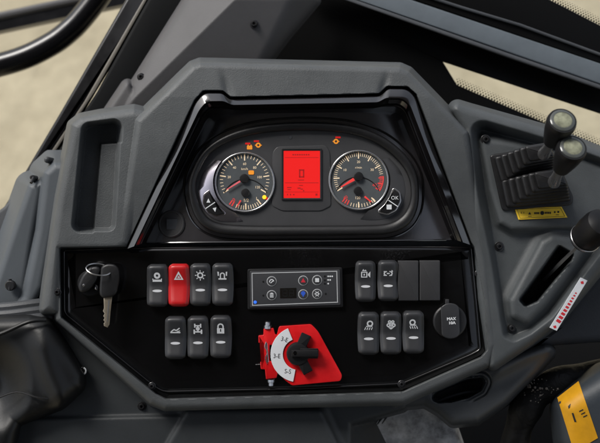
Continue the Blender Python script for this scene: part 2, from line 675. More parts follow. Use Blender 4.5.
# black window pillar with its seal
o0 = P(70, 110, -140)
t = thing('window_pillar', o0, 'black diagonal window pillar with a thin beige seal strip beside the sand', 'pillar')
build('outer_frame', MB().prism(rpoly([(136, -18), (162, -18), (84, 112), (36, 188), (-6, 258), (-30, 262), (11, 196), (62, 110)], 2), -170, -135, 3), PAINT, t, o0)
build('seal', MB().prism([(153.5, -18), (157, -18), (95, 92), (42, 172), (33, 184), (31, 182), (84, 102)], -140, -130, 1), SEAL, t, o0)
build('inner_panel', MB().prism([(158, -18), (208, -18), (146, 70), (120, 130), (60, 230), (20, 230), (44, 173), (97, 92)], -160, -124, 3), PILLAR, t, o0)

# grey trim panel behind the dashboard
o0 = P(200, 60, -60)
t = thing('pillar_trim', o0, 'warm grey moulded trim panel with two screws behind the top of the dashboard', 'trim panel')


def f_trim(X, Y):
    pol = [(187, -6), (326, -6), (288, 38), (262, 72), (215, 96), (130, 140), (122, 118), (131, 86)]
    sd = sdp(X, Y, pol, 6)
    # two faces meeting on a ridge that runs down the panel
    lx = X - (212 - (Y - 22) * 1.02)
    w = -62 - 0.55 * np.maximum(-lx, 0) - 0.22 * np.maximum(lx, 0)
    w = w - 22 * sst(X + Y * 0.5, 285, 330) 
    gus = [(129, 80), (136, 100), (140, 124), (100, 124), (106, 111), (124, 84)]
    w = w - edge(sd, 7, 14)
    g = -66 - edge(sdp(X, Y, gus, 3), 5)
    return smax(w, g, 4)


build('panel', MB().field(90, 335, -8, 145, 1.2, f_trim, -140), TRIM, t, o0)


def bolt(par, x, y, w, r, o, m=BOLT, name='bolt'):
    mb = MB()
    mb.lathe(P(x, y, w), (0, 0, 1), [(0, r * 1.35), (0.6, r * 1.35), (0.9, r * 1.2), (0.9, r * .95), (r * .7, r * .92), (r * .95, r * .7),
                                     (r * .95, r * .42), (r * .45, r * .38)], 24, True, True)
    return build(name, mb, m, par, o, 30)


bolt(t, 141, 77, at(f_trim, 141, 77), 3.2, o0, name='screw')
bolt(t, 254, 24, at(f_trim, 254, 24), 3.6, o0, name='screw')

# windscreen with printed black border
o0 = P(470, 60, -170)
t = thing('windscreen', o0, 'black bordered windscreen with a narrow see-through slit above the right console', 'windscreen')
WS = -170
slit = [(443, 62), (640, 128), (640, 150), (608, 150), (457, 85)]
mb = MB()
# black border printed around the slit: above, left/below
up = [(250, -30), (396, -30), (640, 63), (640, 127), (443, 62)]
lo = [(250, -30), (443, 62), (457, 85), (608, 150), (608, 260), (400, 260), (250, 120)]
mb.prism(up, WS - 3, WS, 0.3, 1)
mb.prism(lo, WS - 3, WS, 0.3, 1)
# dot rows along the lower border
for row, (off, rr) in enumerate(((1.0, 1.0), (3.2, 0.8), (5.2, 0.58), (6.8, 0.4))):
    n = 56
    for k in range(n):
        f = (k + (0.5 if row % 2 else 0)) / n
        x, y = lerp(455, 612, f), lerp(84.2, 151.8, f)
        mb.sheet(circ(x + 0.40 * off, y - 0.92 * off, rr, 8), WS - 0.2)
build('black_border', mb, FRIT, t, o0)
build('glass', MB().sheet([(440, 60), (650, 128), (650, 170), (608, 160), (452, 88)], WS - 5), GLASS, t, o0)
# rail across the top right corner
o0 = P(520, 45, -140)
t = thing('window_rail', o0, 'blue grey diagonal strip between black borders at the top right corner', 'window rail')
mb = MB().prism([(314, -15), (367, -15), (640, 77), (640, 98), (512, 54)], -155, -138, 2)
build('strip', mb, STRIP, t, o0)
mb = MB().prism([(302, -15), (313, -15), (512, 54.5), (640, 98.5), (640, 103), (508, 58)], -152, -134, 2)
build('lip', mb, GREYD, t, o0)
mb = MB().prism([(368, -16), (510, -20), (566, 8), (640, 46), (640, 76.5)], -160, -142, 1)
for k in range(38):
    for row, (off, rr) in enumerate(((-0.9, 0.95), (-3.0, 0.76), (-5.0, 0.56), (-6.6, 0.38))):
        f = (k + (0.5 if row % 2 else 0)) / 38
        x, y = lerp(545, 642, f), lerp(-2.5, 46.5, f)
        mb.sheet(circ(x - 0.45 * off, y + 0.9 * off, rr, 8), -142.5)
build('border', mb, FRIT, t, o0)
mb = MB().tube([P(395, -14, -140), P(460, 7, -140), P(520, 25, -139), P(645, 71, -139)], 1.8, 8)
build('bead', mb, GREYD, t, o0)
build('glass', MB().sheet([(545, -20), (660, -20), (660, 60), (640, 47), (560, 5)], -146), GLASS, t, o0)

# ------------------------------------------------------------------ left side cover
o0 = P(30, 240, -40)
t = thing('side_cover', o0, 'blue grey ribbed side cover with a black clip left of the dashboard', 'cover')


def f_cover(X, Y):
    a = [(28, 184), (45, 180), (32, 250), (22, 318), (-14, 330), (-12, 300), (10, 235)]
    b = [(54, 162), (69, 163), (62, 200), (44, 288), (28, 318), (8, 318), (22, 296), (36, 230), (43, 172)]
    base = [(40, 178), (68, 166), (46, 300), (40, 325), (-20, 330), (-14, 300), (6, 238), (26, 186)]
    w = -62 - edge(sdp(X, Y, base, 5), 6)
    w = smax(w, -40 - edge(sdp(X, Y, a, 4), 7, 5), 5)
    w = smax(w, -34 - edge(sdp(X, Y, b, 4), 8, 5), 5)
    return w


build('panel', MB().field(-40, 75, 150, 332, 0.7, f_cover, -110), COVER, t, o0)
mb = MB().lathe(P(14, 284, -42), (-0.1, -0.1, 1), [(0, 3), (6, 3), (7, 5.5), (10, 5.5), (11, 4.5)], 16)
mb.tube([P(10, 279, -33), P(10, 290, -33)], 2.0, 8)
build('clip', mb, RUB, t, o0)
mb = MB().lathe(P(52, 161, -60), (0, 0, 1), [(0, 3.5), (18, 3.5), (21, 2.5), (22, 1)], 16)
build('peg', mb, GREYD, t, o0)
mb = MB().tube([P(35, 186, -60), P(33.5, 178, -40), P(31, 183, -36)], 1.6, 8)
mb.lathe(P(36, 178, -55), (0, 0, 1), [(0, 2.6), (14, 2.6), (15, 1.6)], 12)
build('hook', mb, RUB, t, o0)

# door sill wedge in the far left
o0 = P(5, 240, -110)
t = thing('door_sill', o0, 'dark grey door sill wedge below the sand at the left edge', 'sill')
build('sill', MB().prism([(-40, 290), (-40, 240), (4, 207), (34, 172), (40, 185), (12, 330), (-40, 340)], -150, -100, 3), GREYD, t, o0)

# ------------------------------------------------------------------ console base, lower left
o0 = P(200, 415, -30)
t = thing('console_base', o0, 'dark grey console base with a screw and white clip below the switch panel', 'console base')


def f_base(X, Y):
    pol = [(22, 312), (62, 310), (170, 396), (420, 396), (404, 410), (352, 425), (352, 470), (0, 470), (0, 312)]
    w = -24 - edge(sdp(X, Y, pol, 4), 5)
    led = [(186, 409), (322, 409), (352, 470), (150, 470)]
    w = smax(w, -14 - edge(sdp(X, Y, led, 6), 6, 1.2), 4)
    bot = -19 - edge(sdp(X, Y, [(-10, 419), (190, 415), (150, 470), (-10, 470)], 3), 4, 1.5)
    return smax(w, bot, 3)


build('base', MB().field(-5, 425, 305, 462, 1.2, f_base, -70), BASEM, t, o0)
bolt(t, 142, 406, at(f_base, 142, 406), 3.4, o0, MATTE, 'screw')
mb = MB()
mb.prism(circ(82.5, 371, 4.2, 20), -24, -16, 1)
build('clip', mb, BOLT, t, o0)
mb = MB().tube([P(*q, -14.5) for q in circ(82.5, 371, 3.4, 8, -60, 70)], 0.8, 8)
build('clip_edge', mb, WHITE, t, o0)

# black leather boot, bottom left
o0 = P(30, 380, 0)
t = thing('lever_boot', o0, 'black leather lever boot with stitched seam in the bottom left corner', 'boot')


def f_boot(X, Y):
    pol = [(-30, 318), (30, 316), (50, 320), (66, 344), (84, 374), (84, 388), (60, 408), (20, 425), (10, 470), (-30, 470)]
    w = 4 - edge(sdp(X, Y, pol, 10), 15, 7)
    # fold ridge sweeping from the top middle to the lower right
    d = (X - 40 - 0.0035 * (Y - 318) ** 2) * 0.9
    w = w + 8 * np.exp(-(d / 11) ** 2) * sst(Y, 318, 350)
    # deep hollow at the left
    h = np.hypot((X + 6) / 1.0, (Y - 385) / 1.35)
    w = w - 24 * (1 - sst(h, 6, 40))
    return w


build('leather', MB().field(-30, 92, 308, 462, 1.0, f_boot, -45), LEATH, t, o0)
mb = MB()
seam = spline([P(-10, 402, 0), P(16, 392, 4), P(40, 398, 8), P(62, 398, -2), P(76, 389, -8)], 8, False)
mb.tube(seam, 0.9, 6)
build('seam', mb, RUB, t, o0)
mb = MB().tube(spline([P(-30, 342, 6), P(0, 334, 9), P(28, 322, 10), P(46, 320, 4)], 6, False), 2.0, 8)
build('piping', mb, LEATH, t, o0)

# folded rubber bellows just above the boot
o0 = P(20, 306, -30)
t = thing('rubber_fold', o0, 'dark folded rubber skirt between the side cover and the leather boot', 'skirt')
mb = MB()
for k, yy in enumerate((303, 310, 317)):
    mb.tube(spline([P(-20, yy + 6, -30 + 3 * k), P(10, yy + 4, -26 + 3 * k), P(34, yy + 1, -28 + 3 * k), P(52, yy - 1, -34 + 3 * k)], 5, False), 5.2, 10)
build('skirt', mb, GREYD, t, o0)

# ------------------------------------------------------------------ dashboard housing
DO = P(300, 240, 0)
dash = thing('dashboard', DO, 'grey moulded dashboard with glossy black panel and open storage tray', 'dashboard')
CARVE = [(127, 247), (196, 101), (204, 92), (222, 92), (230, 98.5), (380, 95), (388, 87.5), (407, 88), (415, 95), (471, 243),
         (474, 247), (484, 300), (487, 350), (481, 357), (402, 392), (166, 399), (156, 394), (61, 317), (60, 248), (118, 247)]


def f_dash(X, Y):
    hood = [(136, 120), (192, 65), (200, 62), (400, 67), (409, 71), (468, 132), (488, 260), (497, 345), (489, 366),
            (404, 404), (165, 410), (150, 404), (56, 320), (55, 246), (116, 240), (126, 190)]
    wh = lerp(24.0, 7.0, sst(Y, 130, 262))
    # the top lip leans back a little, both cheeks lean outwards
    wh = wh - 0.10 * np.maximum(0, 97 - Y)
    wh = wh - 0.07 * np.maximum(0, X - 430) * (1 - sst(Y, 180, 262)) - 0.05 * np.maximum(0, 170 - X) * (1 - sst(Y, 180, 245))
    w = wh - edge(sdp(X, Y, hood, 4), 6.5)
    tray = [(80, 117), (100, 113), (134, 108), (150, 112), (130, 246), (118, 252), (62, 252), (58, 314), (40, 313), (44, 282), (57, 196), (71, 124)]
    wt = 14 - 0.02 * np.maximum(0, Y - 120)
    w = smax(w, wt - edge(sdp(X, Y, tray, 4), 9), 4)
    # tray well
    well = [(83, 124), (122, 119), (115.5, 232), (71.5, 232)]
    sdw = sdp(X, Y, well, 8)
    fl = np.where(sdp(X, Y, [(101, 144), (130, 142), (130, 250), (92, 250)]) < 0, -20.0, -32.0)
    step = sdp(X, Y, [(101, 144), (130, 142), (130, 250), (92, 250)])
    fl = lerp(-4.0, -12.0, np.clip((step + 0.8) / 1.6, 0, 1))
    w = smin(w, fl + np.maximum(0, sdw + 4) * 5.0, 4)
    # recess for the glossy parts
    sdc = sdp(X, Y, CARVE, 2)
    w = smin(w, -16 + np.maximum(0, sdc + 1.5) * 12, 3.0)
    # scooped reliefs where the lip meets the instrument hood
    for cx, s_ in ((229, 1), (381, -1)):
        d = np.hypot((X - cx - s_ * (Y - 97) * 0.25) / 4.0, (Y - 90) / 13.0)
        w = w - 2.5 * np.exp(-d * d) * (Y < 99)
    return w


build('housing', MB().field(38, 500, 56, 414, 0.55, f_dash, -60), GREY, dash, DO)
for x, y, w in ((57.5, 292, 5), (152, 386, -3), (401.5, 384, -3), (478.5, 273.5, 5)):
    bolt(dash, x, y, max(at(f_dash, x, y), -1.0), 2.9, DO)

# glossy switch panel: outer flange, then a raised face with a bright shoulder
mb = MB()
face = rpoly([(64.5, 251), (118, 249), (300, 247), (471, 248), (480, 349), (471, 354), (402, 383), (300, 388), (164, 391), (156, 387), (65, 313)],
             [2, 0.5, 0.5, 2, 3, 5, 2, 0.5, 4, 5, 4], 4)
flange = rpoly([(60.5, 248.5), (118, 247), (300, 245), (474, 247), (485, 352), (477, 357), (402, 390.5), (300, 395), (165, 398), (155, 393), (61, 317)],
               [2, 0.5, 0.5, 2, 3, 5, 2, 0.5, 4, 5, 4], 4)
face, flange = ccw(face), ccw(flange)
mid = [(lerp(a[0], b[0], .35), lerp(a[1], b[1], .35)) for a, b in zip(face, flange)]
mid2 = [(lerp(a[0], b[0], .12), lerp(a[1], b[1], .12)) for a, b in zip(face, flange)]
mb.rings([[P(x, y, -14) for x, y in flange], [P(x, y, -6) for x, y in flange], [P(x, y, -6) for x, y in mid],
          [P(x, y, -3.2) for x, y in mid2], [P(x, y, -2.0) for x, y in face], [P(x, y, -1.3) for x, y in offset(face, 1.4)], [P(x, y, -0.75) for x, y in offset(face, 2.9)], [P(x, y, -0.35) for x, y in offset(face, 4.6)], [P(x, y, -0.1) for x, y in offset(face, 6.6)], [P(x, y, 0) for x, y in offset(face, 9)], [P(x, y, 0) for x, y in offset(face, 10)], [P(x, y, 0) for x, y in offset(face, 11)]], True, True, True)
build('switch_panel', mb, GLOSS, dash, DO, 28)
mb = MB().tube([P(x, y, -2.1) for x, y in offset(face, -0.5) + offset(face, -0.5)[:1]], 0.85, 8, False)
build('panel_bead', mb, BEZ, dash, DO, 80)

# glossy bezel: a U-shaped frame round the instruments
outer = [(126.6, 249), (195.6, 101.8), (203.8, 92.8), (221.8, 92.8), (229.8, 99.4), (380, 96), (388.3, 88.6), (406.5, 88.8), (414.6, 95.6), (470.8, 245)]
inner = [(146, 242), (205.5, 121), (212, 114.5), (226, 114), (236, 113.8), (374, 112.2), (384, 112), (396, 112), (402, 117), (450.5, 238)]
rad = [0, 7, 5, 3, 3, 3, 3, 6, 7, 0]
po = rpoly(outer, rad, 6, False)
pi = rpoly(inner, [0, 5, 4, 3, 3, 3, 3, 4, 5, 0], 6, False)
prof = [(0.0, -10), (0.0, 21.5), (0.02, 22.8), (0.06, 23.4), (0.38, 28.0), (0.41, 27.9), (0.44, 25.0), (0.475, 17.5), (0.66, 13.0), (0.69, 13.4), (0.73, 13.6),
        (0.77, 12.6), (0.81, 9), (0.97, 3.0), (1.0, 0.0), (1.0, -28)]
rs = []
for tt, w in prof:
    r_ = []
    for a, b in zip(po, pi):
        # the frame gets lower towards its feet
        y = lerp(a[1], b[1], tt)
        kk = 1 - 0.72 * float(sst(np.array(y), 120, 250))
        ww = (w * kk if tt > 0.475 else w - 17.0 * (1 - kk)) if w > 0 else w
        r_.append(P(lerp(a[0], b[0], tt), y, ww))
    rs.append(r_)
mb = MB().rings(rs, False)
n_ = len(po)
mb.f.append(tuple(k * n_ for k in range(len(prof))))
mb.f.append(tuple(k * n_ + n_ - 1 for k in range(len(prof)))[::-1])
build('bezel', mb, BEZ, dash, DO, 40)
# smoky plate behind the instruments
def f_plate(X, Y):
    def side(ax, ay, bx, by):
        l = math.hypot(bx - ax, by - ay)
        return np.abs((X - ax) * (by - ay) - (Y - ay) * (bx - ax)) / l
    dl = side(146, 242, 205.5, 121)
    dr = side(450.5, 238, 402, 117)
    w = 1.2 - 0.0034 * np.maximum(0, 58 - dl) ** 2 - 0.0026 * np.maximum(0, 58 - dr) ** 2
    pol = [(201, 122), (211, 112), (397, 110), (404, 116), (453.5, 240.5), (300, 241.5), (142, 243.5)]
    return w - np.maximum(0, sdp(X, Y, pol)) * 25


build('instrument_plate', MB().field(138, 458, 106, 247, 1.0, f_plate, -32), PLATE, dash, DO)
mb = MB().tube([P(x, lerp(243, 240, (x - 144) / 308), at(f_plate, x, 238) + .3) for x in range(146, 452, 6)], 1.0, 8)
build('plate_bead', mb, BEZ, dash, DO)
PLUGM = mat('plug_plastic', (0.040, 0.039, 0.040), 0.5, spec=0.4, bump=0.25, bscale=900)
pl = build('blank_plug', MB().lathe(P(172, 224, at(f_plate, 172, 224) - .6), (-0.2, 0.08, 1), [(-2, 14), (0, 14), (2.2, 14), (3.2, 13), (3.2, 11.8), (2.6, 11.4), (2.6, 0.1)], 40), PLUGM, dash, DO)
mb = MB()
_z = at(f_plate, 172, 224)
mb.prism(rpoly(rect(166.5, 219, 177.5, 229.5), 1.2), _z, _z + 3.2, 0.4)
build('raised_square', mb, GREYD, pl, DO)

# ------------------------------------------------------------------ instrument cluster
CO = P(303, 180, 1)
cl = thing('instrument_cluster', CO, 'dark oval instrument cluster with two round gauges and a red screen', 'instrument cluster')
oo = spline([(188, 190), (192, 170), (204, 150), (226, 135), (258, 125.5), (303, 122), (349, 125), (380, 135), (404, 153), (416, 172), (419, 191), (417, 210),
             (408, 225), (390, 233.5), (362, 235), (303, 235.5), (240, 235.5), (212, 231), (195, 217)], 6)
io = spline([(196, 189), (200, 171), (211, 153.5), (232, 141), (262, 133.5), (303, 131), (346, 133.5), (376, 143.5), (397, 160), (407.5, 176), (410.5, 192), (408, 206),
             (400, 217), (386, 223.5), (360, 225), (303, 225.3), (245, 225), (217, 222), (203, 211)], 6)
oo2, io2 = ccw(oo), ccw(io)
L_ = lambda t_: [(lerp(a[0], b[0], t_), lerp(a[1], b[1], t_)) for a, b in zip(oo2, io2)]
mb = MB().rings([[P(x, y, w) for x, y in L_(t_)] for t_, w in ((0, -14), (0, 6.5), (0.08, 8.6), (0.25, 9.6), (0.5, 9.4), (0.8, 8.2), (0.94, 6.6), (1.0, 2.0))], True)
build('surround', mb, RUB, cl, CO, 50)
build('face', MB().prism(offset(io2, -1.0), 0.5, 3.0, 0.3, 1), FACE, cl, CO)
# bead round the hood
mb = MB()
bo = offset(oo2, -4.2)
mb.tube([P(x, y, at(f_plate, x, y) + .4) for x, y in bo + bo[:1]], 1.1, 8, False)
build('bead', mb, BEZ, cl, CO)

FW = 3.0       # cluster face level
# raised web around the screen
mb = MB().prism(rpoly([(277, 146.5), (326, 145), (330, 152), (331, 206), (321, 211), (282, 211), (272, 206), (272.5, 152)], 3), FW, FW + 1.0, 0.8)
scr = build('screen_frame', mb, FACE, cl, CO)
mb = MB()
fo, fi = ccw(rpoly(rect(281.4, 148.4, 321.8, 200), 1)), ccw(rpoly(rect(283.6, 150.8, 320, 198), 0.6))
mb.rings([[P(x, y, w) for x, y in q] for q, w in ((fo, FW + .9), (fo, FW + 2.4), (offset(fo, .7), FW + 2.7), (fi, FW + 2.3), (fi, FW + 1.0))], True)
build('rim', mb, RUB, scr, CO)
build('screen', MB().sheet(rect(283, 150.2, 320.6, 198.6), FW + 1.5), LCD, cl, CO)
mb = MB()
z = FW + 1.75
for x0, y0, x1, y1 in ((285, 157.3, 318.5, 157.8), (285, 182.5, 318.5, 183.1), (285, 191.8, 318.5, 192.2)):
    mb.sheet(rect(x0, y0, x1, y1), z)
for x0, y0, x1, y1 in ((299.0, 169.4, 300.4, 177.6), (302.9, 169.4, 304.3, 177.6), (299.0, 169.4, 304.3, 170.8), (299.0, 176.2, 304.3, 177.6),
                       (298, 179.6, 304, 180.4), (299, 185, 303, 185.8), (287, 187, 291.5, 188), (287.5, 189.2, 290.8, 190), (297.5, 187.6, 300.5, 188.8),
                       (300.5, 188.6, 303, 189.6), (303, 190, 304.2, 191.4), (287, 193.8, 288, 195.4), (290, 193.8, 291, 195.4), (293, 194, 294.5, 195.2),
                       (315.5, 193.6, 317.5, 195.6)):
    mb.sheet(rect(x0, y0, x1, y1), z)
for k in range(8):
    mb.sheet(rect(292.5 + k * 2.2, 154, 294 + k * 2.2, 155.4), z)
build('screen_marks', mb, LCDINK, cl, CO, 0)


def ticks(mb, cx, cy, r0, r1, angs, wd, w, pc=None):
    for a in angs:
        ca, sa = math.cos(R(a)), -math.sin(R(a))
        px, py = -sa * wd / 2, ca * wd / 2
        q0, q1 = (cx + ca * r0, cy + sa * r0), (cx + ca * r1, cy + sa * r1)
        mb.sheet([(q0[0] - px, q0[1] - py), (q1[0] - px, q1[1] - py), (q1[0] + px, q1[1] + py), (q0[0] + px, q0[1] + py)], w)


def hub(mb, x, y, r, w):
    mb.lathe(P(x, y, w), (0, 0, 1), [(0, r), (2.2, r), (3.0, r * .85), (3.2, r * .4)], 24)


def needle(mb, x, y, ang, r0, r1, w0, w1, w):
    ca, sa = math.cos(R(ang)), -math.sin(R(ang))
    px, py = -sa, ca
    q = [(x + ca * r0 + px * w0, y + sa * r0 + py * w0), (x + ca * r1 + px * w1, y + sa * r1 + py * w1),
         (x + ca * r1 - px * w1, y + sa * r1 - py * w1), (x + ca * r0 - px * w0, y + sa * r0 - py * w0)]
    mb.prism(q, w, w + 0.7, 0.15, 1)


def gauge(cx, cy, px_, py_, sx_, sy_, label):
    dw = FW + 0.9
    g = build('gauge', MB().prism(circ(cx, cy, 28.8, 64), FW - 1, dw, 0.2, 1), DIAL, cl, CO, label=label)
    mb = MB()
    mb.lathe(P(cx, cy, FW), (0, 0, 1), [(0, 30.2), (2.2, 30.2), (3.2, 29.7), (3.4, 29.0), (2.9, 28.3), (0.4, 28.1)], 72, False, False)
    build('ring', mb, CHROME, g, CO, 60)
    mb = MB().prism(arc_band(sx_, sy_ + 9.5, 22.8, 23.8, 25, 155, 28), dw, dw + 0.5, 0.2, 1)
    build('arch', mb, DIALD, g, CO)
    return g, dw + 0.15


# speed gauge
g, tw = gauge(244.8, 182.3, 244.4, 178.6, 245.5, 192.8, None)
mb = MB()
maj = [212, 171, 130.5, 90, 49.5, 9, -31]
ticks(mb, 244.6, 179.6, 19.0, 25.0, maj, 1.15, tw)
mn = []
for a, b in zip(maj[:-1], maj[1:]):
    mn += [lerp(a, b, k / 5) for k in (1, 2, 3, 4)]
ticks(mb, 244.6, 179.8, 21.6, 24.8, mn, 0.55, tw)
for s_, a in zip(('20', '40', '60', '80', '100', '120'), maj[1:]):
    rr_ = 15.6 if len(s_) < 3 else 15.0
    add_text(mb, s_, 244.6 + rr_ * math.cos(R(a)), 179.6 - rr_ * math.sin(R(a)), tw, 3.5)
add_text(mb, 'km/h', 244.6, 169.0, tw, 3.4)
ticks(mb, 245, 183, 22.5, 26.6, [lerp(238, 307, k / 12) for k in range(2, 13)], 0.6, tw)
ticks(mb, 245, 183, 20.5, 26.6, [272, 307], 1.2, tw)
add_text(mb, '1/2', 246, 200.4, tw, 4.4)
add_text(mb, '1', 256.5, 198.6, tw, 4.4)
build('scale', mb, TICK, g, CO, 0)
mb = MB()
ticks(mb, 245, 183, 21.5, 26.6, [234, 240], 1.3, tw)
add_text(mb, '0', 234, 200, tw, 5.0, -25)
needle(mb, 245.5, 192.8, 238, 9, 17, 0.8, 0.45, tw + 1.2)
build('red_marks', mb, TICKR, g, CO, 0)
mb = MB()
needle(mb, 244.4, 178.6, 212, 5, 21, 0.95, 0.45, tw + 2)
build('needle', mb, NEEDLEP, g, CO, 0)
mb = MB()
hub(mb, 244.4, 178.6, 4.6, tw + .3)
hub(mb, 245.5, 192.8, 4.2, tw + .1)
build('hub', mb, RUB, g, CO)
mb = MB()
mb.prism(rpoly(rect(248.4, 170.4, 254, 174.6), 1.2), tw, tw + .4, .1, 1)
build('warning_light', mb, AMBER, g, CO)
mb = MB().prism(circ(264.4, 197.2, 2.1, 16), tw, tw + .5, .2, 1)
build('warning_light', mb, YLAMP, g, CO)
mb = MB().prism(circ(266.5, 198.4, 1.4, 12), tw, tw + .4, .1, 1)
build('warning_light', mb, REDLAMP, g, CO)

# rev counter
g, tw = gauge(358.6, 180.2, 358.4, 176.6, 357.8, 190.8, None)
maj = [212, 181.6, 151.2, 120.8, 90, 60, 29.6]
mb = MB()
ticks(mb, 358.5, 177.6, 19.0, 25.0, maj, 1.15, tw)
mn = []
for a, b in zip(maj, maj[1:] + [0]):
    mn += [lerp(a, b, k / 6) for k in (1, 2, 3, 4, 5)]
ticks(mb, 358.5, 177.8, 21.4, 24.8, mn[:-1], 0.5, tw)
for s_, a in (('10', 151.2), ('20', 90), ('30', 29.6)):
    add_text(mb, s_, 358.5 + 15.6 * math.cos(R(a)), 177.6 - 15.6 * math.sin(R(a)), tw, 3.5)
add_text(mb, 'r/min', 358.5, 167.6, tw, 3.2)
add_text(mb, '120', 357.6, 198, tw, 3.8)
ticks(mb, 358.6, 181, 22.8, 26.4, [lerp(252, 310, k / 9) for k in range(10)], 0.6, tw)
ticks(mb, 358.6, 181, 21.0, 26.6, [270, 308], 1.1, tw)
build('scale', mb, TICK, g, CO, 0)
mb = MB()
ticks(mb, 358.5, 177.6, 20.0, 25.4, [-31, -16, -1], 1.2, tw)
ticks(mb, 358.5, 177.8, 21.2, 25.2, [3, -5, -9, -13, -20, -24, -28], 0.7, tw)
mb.sheet(arc_band(358.5, 177.6, 24.4, 25.4, -31, 2, 12), tw + .05)
add_text(mb, '40', 374.5, 185.2, tw, 4.6)
build('red_zone', mb, TICKR, g, CO, 0)
mb = MB()
ticks(mb, 358.6, 181, 21.5, 26.4, [232, 238, 244], 1.1, tw)
add_text(mb, '40', 345.5, 197.6, tw, 4.4, -25)
build('red_marks', mb, TICKR, g, CO, 0)
mb = MB()
needle(mb, 358.4, 176.6, 211, 5, 20.5, 1.6, 0.5, tw + 2)
needle(mb, 357.8, 190.8, -40, 9, 17.5, 0.9, 0.5, tw + 1.2)
build('needle', mb, NEEDLE, g, CO, 0)
mb = MB()
hub(mb, 358.4, 176.6, 4.6, tw + .3)
hub(mb, 357.8, 190.8, 4.2, tw + .1)
build('hub', mb, RUB, g, CO)

# warning lamps over the gauges
for x, y, sh in ((249.6, 147.6, 0), (258.3, 145.2, 1), (336, 141.4, 1)):
    mb = MB()
    if sh:
        mb.prism(arc_band(x, y, 1.1, 2.6, 0, 359, 16), FW, FW + .4, .1, 1)
        mb.sheet(rect(x - 3.4, y - .5, x - 2.4, y + .5), FW + .2).sheet(rect(x + 2.4, y - .5, x + 3.4, y + .5), FW + .2)
    else:
        mb.prism(rpoly(rect(x - 2.7, y - 1.9, x + 2.7, y + 1.9), .6), FW, FW + .35, .1, 1)
        mb.sheet(rect(x - 2, y - 2.9, x - .9, y - 1.7), FW + .2).sheet(rect(x + .9, y - 2.9, x + 2, y - 1.7), FW + .2)
    build('warning_light', mb, AMBER, cl, CO)
for x, y in ((247.8, 143.6), (256.4, 141.2), (338, 137.4)):
    build('warning_light', MB().prism(rpoly(rect(x - 2.6, y - .9, x + 2.6, y + .9), .4), FW, FW + .3, .1, 1), REDLAMP, cl, CO)
build('light_sensor', MB().prism(circ(290.5, 137.5, 1.7, 14), FW, FW + .5, .2, 1), GREYD, cl, CO)

# added crescents, the left in the lilac of lens glare; buttons at both ends
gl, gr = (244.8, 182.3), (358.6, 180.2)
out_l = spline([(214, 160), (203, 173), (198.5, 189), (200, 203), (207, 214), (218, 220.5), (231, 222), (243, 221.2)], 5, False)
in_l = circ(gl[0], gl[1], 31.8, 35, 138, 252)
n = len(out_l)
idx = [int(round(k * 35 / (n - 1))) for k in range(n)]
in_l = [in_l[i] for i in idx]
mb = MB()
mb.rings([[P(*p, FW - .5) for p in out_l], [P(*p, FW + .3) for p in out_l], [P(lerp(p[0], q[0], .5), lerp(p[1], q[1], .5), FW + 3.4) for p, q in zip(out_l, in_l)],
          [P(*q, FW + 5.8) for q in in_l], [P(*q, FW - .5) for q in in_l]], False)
build('added_crescent', mb, GLARE_LILAC, cl, CO, 60)  # glare of the cluster cover put into a lilac part
mir = lambda pts: [(603.4 - x, y - 2.0) for x, y in pts]
mb = MB()
o_r, i_r = mir(out_l), mir(in_l)
mb.rings([[P(*p, FW - .5) for p in o_r], [P(*p, FW + .3) for p in o_r], [P(lerp(p[0], q[0], .5), lerp(p[1], q[1], .5), FW + 2.6) for p, q in zip(o_r, i_r)],
          [P(*q, FW + 3.6) for q in i_r], [P(*q, FW - .5) for q in i_r]], False)
build('added_crescent', mb, FACE, cl, CO, 60)  # same added shape on the right, in plain face colour
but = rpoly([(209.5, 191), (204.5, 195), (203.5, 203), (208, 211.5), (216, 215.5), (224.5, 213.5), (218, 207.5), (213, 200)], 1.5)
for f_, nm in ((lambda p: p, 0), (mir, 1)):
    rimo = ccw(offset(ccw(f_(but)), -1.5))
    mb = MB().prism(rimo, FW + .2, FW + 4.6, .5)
    build('button_rim', mb, GLARE_LILAC if nm == 0 else CHROME, cl, CO)  # left rim shares the painted glare colour
    b_ = build('button', MB().prism(f_(but), FW + .2, FW + 5.4, .7), MATTE, cl, CO)
    mb = MB()
    a_, c_ = f_([(205.5, 208.6), (215, 202.2)])
    dx, dy = (c_[0] - a_[0]), (c_[1] - a_[1])
    l_ = math.hypot(dx, dy)
    nx_, ny_ = -dy / l_ * .45, dx / l_ * .45
    zz = FW + 5.6
    mb.sheet([(a_[0] - nx_, a_[1] - ny_), (c_[0] - nx_, c_[1] - ny_), (c_[0] + nx_, c_[1] + ny_), (a_[0] + nx_, a_[1] + ny_)], zz)
    if nm == 0:
        mb.sheet([(208.4, 198.4), (210.4, 202.6), (206.4, 202.6)], zz)
        mb.sheet([(212.6, 208.2), (216.4, 207.4), (215.2, 212)], zz)
    else:
        add_text(mb, 'OK', 394.8, 198, zz, 5.2)
        mb.sheet(rect(386.6, 204.6, 391.6, 209.4), zz)
    build('symbol', mb, WHITE, b_, CO, 0)

# ------------------------------------------------------------------ rocker switches
def rock_w(y):
    e = abs(y) / 21.0
    w = 5.0 + 5.6 * e ** 1.25
    if e > 0.80:
        w -= 4.6 * ((e - 0.80) / 0.20) ** 2
    return w


